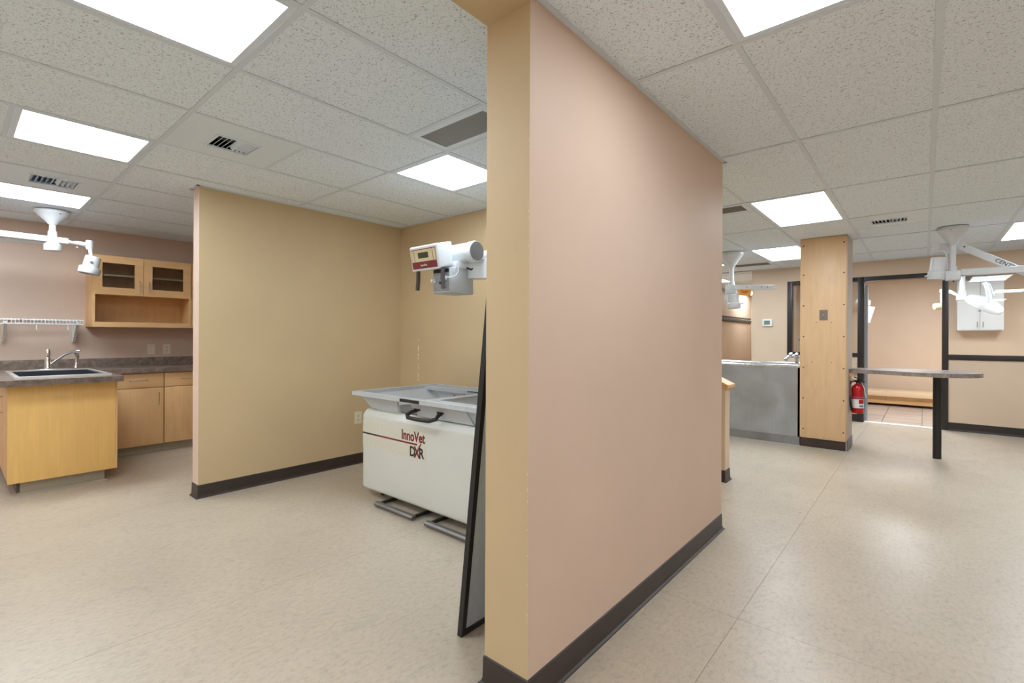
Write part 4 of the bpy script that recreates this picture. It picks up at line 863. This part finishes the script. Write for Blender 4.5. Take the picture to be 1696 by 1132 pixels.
# over the tub
x, y = -2.0, 6.95
e = thing('exam_light', (x, y, 1.66), 'white ceiling exam lamp over the steel tub with orange tag', 'exam light')
canopy(e, x, y, r=0.15, zb=2.23)
MB().lathe([(0.0, 1.98), (0.04, 1.98), (0.04, 2.03), (0.028, 2.04), (0.028, 2.24), (0.0, 2.24)], (x, y, 0), (0, 0, 1), 20).build('stem', M['lampwhite'], e, smooth=True)
box('hub', M['lampwhite'], e, x - 0.075, x + 0.055, y - 0.05, y + 0.05, 1.868, 1.99, bev=0.014)
MB().bar((x + 0.05, y, 1.955), (-1.48, y, 1.925), 0.05, 0.060, bev=0.005).bar((-1.485, y, 1.943), (-1.455, y, 1.942), 0.05, 0.018).bar((-1.485, y, 1.907), (-1.455, y, 1.906), 0.05, 0.018).build('arm', M['lampwhite'], e)
for xx, zz in ((-1.80, 1.948), (-1.62, 1.935), (-1.55, 1.93)): MB().lathe([(0.007, 0), (0.006, 0.003)], (xx, y - 0.026, zz), (0, -1, 0), 10).build('bolt', M['darkgrey'], e)
MB().tube([(x - 0.045, y - 0.05, 1.885), (x - 0.06, y - 0.055, 1.85), (x - 0.062, y - 0.05, 1.77)], 0.012, 10).build('yoke', M['lampwhite'], e, smooth=True)
head_cup(e, (-1.972, y - 0.02, 1.862), (0.06, 0, -1), 0.195, 0.070, 0.083)
MB().bar((-1.885, y - 0.03, 1.728), (-1.835, y - 0.04, 1.728), 0.018, 0.014).build('handle', M['lampwhite'], e)
og = MB().rbox((-1.822, y - 0.03, 1.878), (0.155, 0.02, 0.082), Matrix.Rotation(math.radians(6), 4, 'Y'), 0.004).build('warning_tag', M['orange'], e)
for k, wd in ((0, 0.11), (1, 0.07)): MB().rbox((-1.822, y - 0.0408, 1.895 - 0.02 * k), (wd, 0.001, 0.008), Matrix.Rotation(math.radians(6), 4, 'Y')).build('print_line', M['ink'], og)
# in the room beyond
y = 10.6
pc = ony(1594, 492, y); x = pc.x
e = thing('exam_light', (x, y, pc.z - 0.3), 'white dish exam lamp in the room behind the glass', 'exam light')
canopy(e, x, y, zb=2.30)
MB().lathe([(0.0, pc.z + 0.03), (0.045, pc.z + 0.03), (0.045, pc.z + 0.09), (0.034, pc.z + 0.10), (0.034, 2.31), (0.0, 2.31)], (x, y, 0), (0, 0, 1), 18).build('stem', M['lampwhite'], e, smooth=True)
box('hub', M['lampwhite'], e, x - 0.075, x + 0.05, y - 0.06, y + 0.06, pc.z - 0.06, pc.z + 0.045, bev=0.014)
A = ony(1575, 484, y); B = ony(1556, 482, y)
MB().bar((x - 0.05, y, pc.z + 0.02), (A.x, y, A.z), 0.05, 0.05, bev=0.005).bar((A.x + 0.01, y, A.z), (B.x, y, B.z), 0.045, 0.055, bev=0.004).build('arm', M['lampwhite'], e)
C1 = ony(1559.5, 486, y); C2 = ony(1559, 507, y)
MB().bar((C1.x, y, C1.z + 0.02), (C2.x, y, C2.z), 0.03, 0.03, up=(0, 1, 0), bev=0.004).build('drop_link', M['lampwhite'], e)
h = ony(1552, 508, y)
MB().lathe([(0.0, -0.10), (0.04, -0.09), (0.055, -0.03), (0.05, 0.04), (0.0, 0.05)], h, (-1, -0.5, -0.1), 24).build('side_head', M['cream_label'], e, smooth=True)
D = ony(1631, 503, y); a_ = ony(1600, 489, y); b_ = ony(1662, 515, y); tilt = (b_ - a_).normalized(); nrm = Vector((tilt.z, 0.35, -tilt.x)).normalized()
rad = (b_ - a_).length / 2
MB().lathe([(0.0, 0.085), (rad * 0.55, 0.07), (rad * 0.92, 0.030), (rad, 0.0), (rad, -0.045), (rad * 0.96, -0.052), (0.0, -0.05)], D, nrm if nrm.z > 0 else -nrm, 40).build('dish', M['lampwhite'], e, smooth=True)
K1, K2, K3 = ony(1629, 469, y - 0.25), ony(1636, 480, y - 0.28), ony(1637, 502, y - 0.26)
MB().tube([K1, ony(1633, 472, y - 0.27), K2, ony(1638, 492, y - 0.28), K3], 0.030, 10).build('yoke', M['lampwhite'], e, smooth=True)
MB().tube([ony(1631, 468, y - 0.25), ony(1638, 472, y - 0.2), ony(1645, 490, y + 0.05)], 0.02, 10).build('strut', M['lampwhite'], e, smooth=True)
MB().tube([ony(1626, 507, y - 0.15), ony(1621, 516, y - 0.17)], 0.02, 10).build('handle', M['grey'], e, smooth=True)
# white hanging head beside the door in the back room
y = 11.0
e = thing('wall_lamp', ony(1441, 535, y), 'white tapered lamp head hanging just inside the glass door', 'lamp')
p = [ony(u, v, y) for u, v in ((1434, 507), (1449.5, 509), (1441, 535), (1433.5, 533))]
MB().hexa([(q_.x, y - 0.07, q_.z) for q_ in p], [(q_.x, y + 0.07, q_.z) for q_ in p]).build('shade', M['white'], e)
a, b = ony(1439, 506, y), ony(1439, 498, y); MB().bar(a, b, 0.05, 0.05, up=(0, 1, 0)).bar(b, (b.x - 0.18, y, b.z), 0.05, 0.05).bar((b.x - 0.18, y, b.z - 0.02), (b.x - 0.18, 12.2, b.z - 0.02), 0.05, 0.05).build('bracket', M['white'], e)
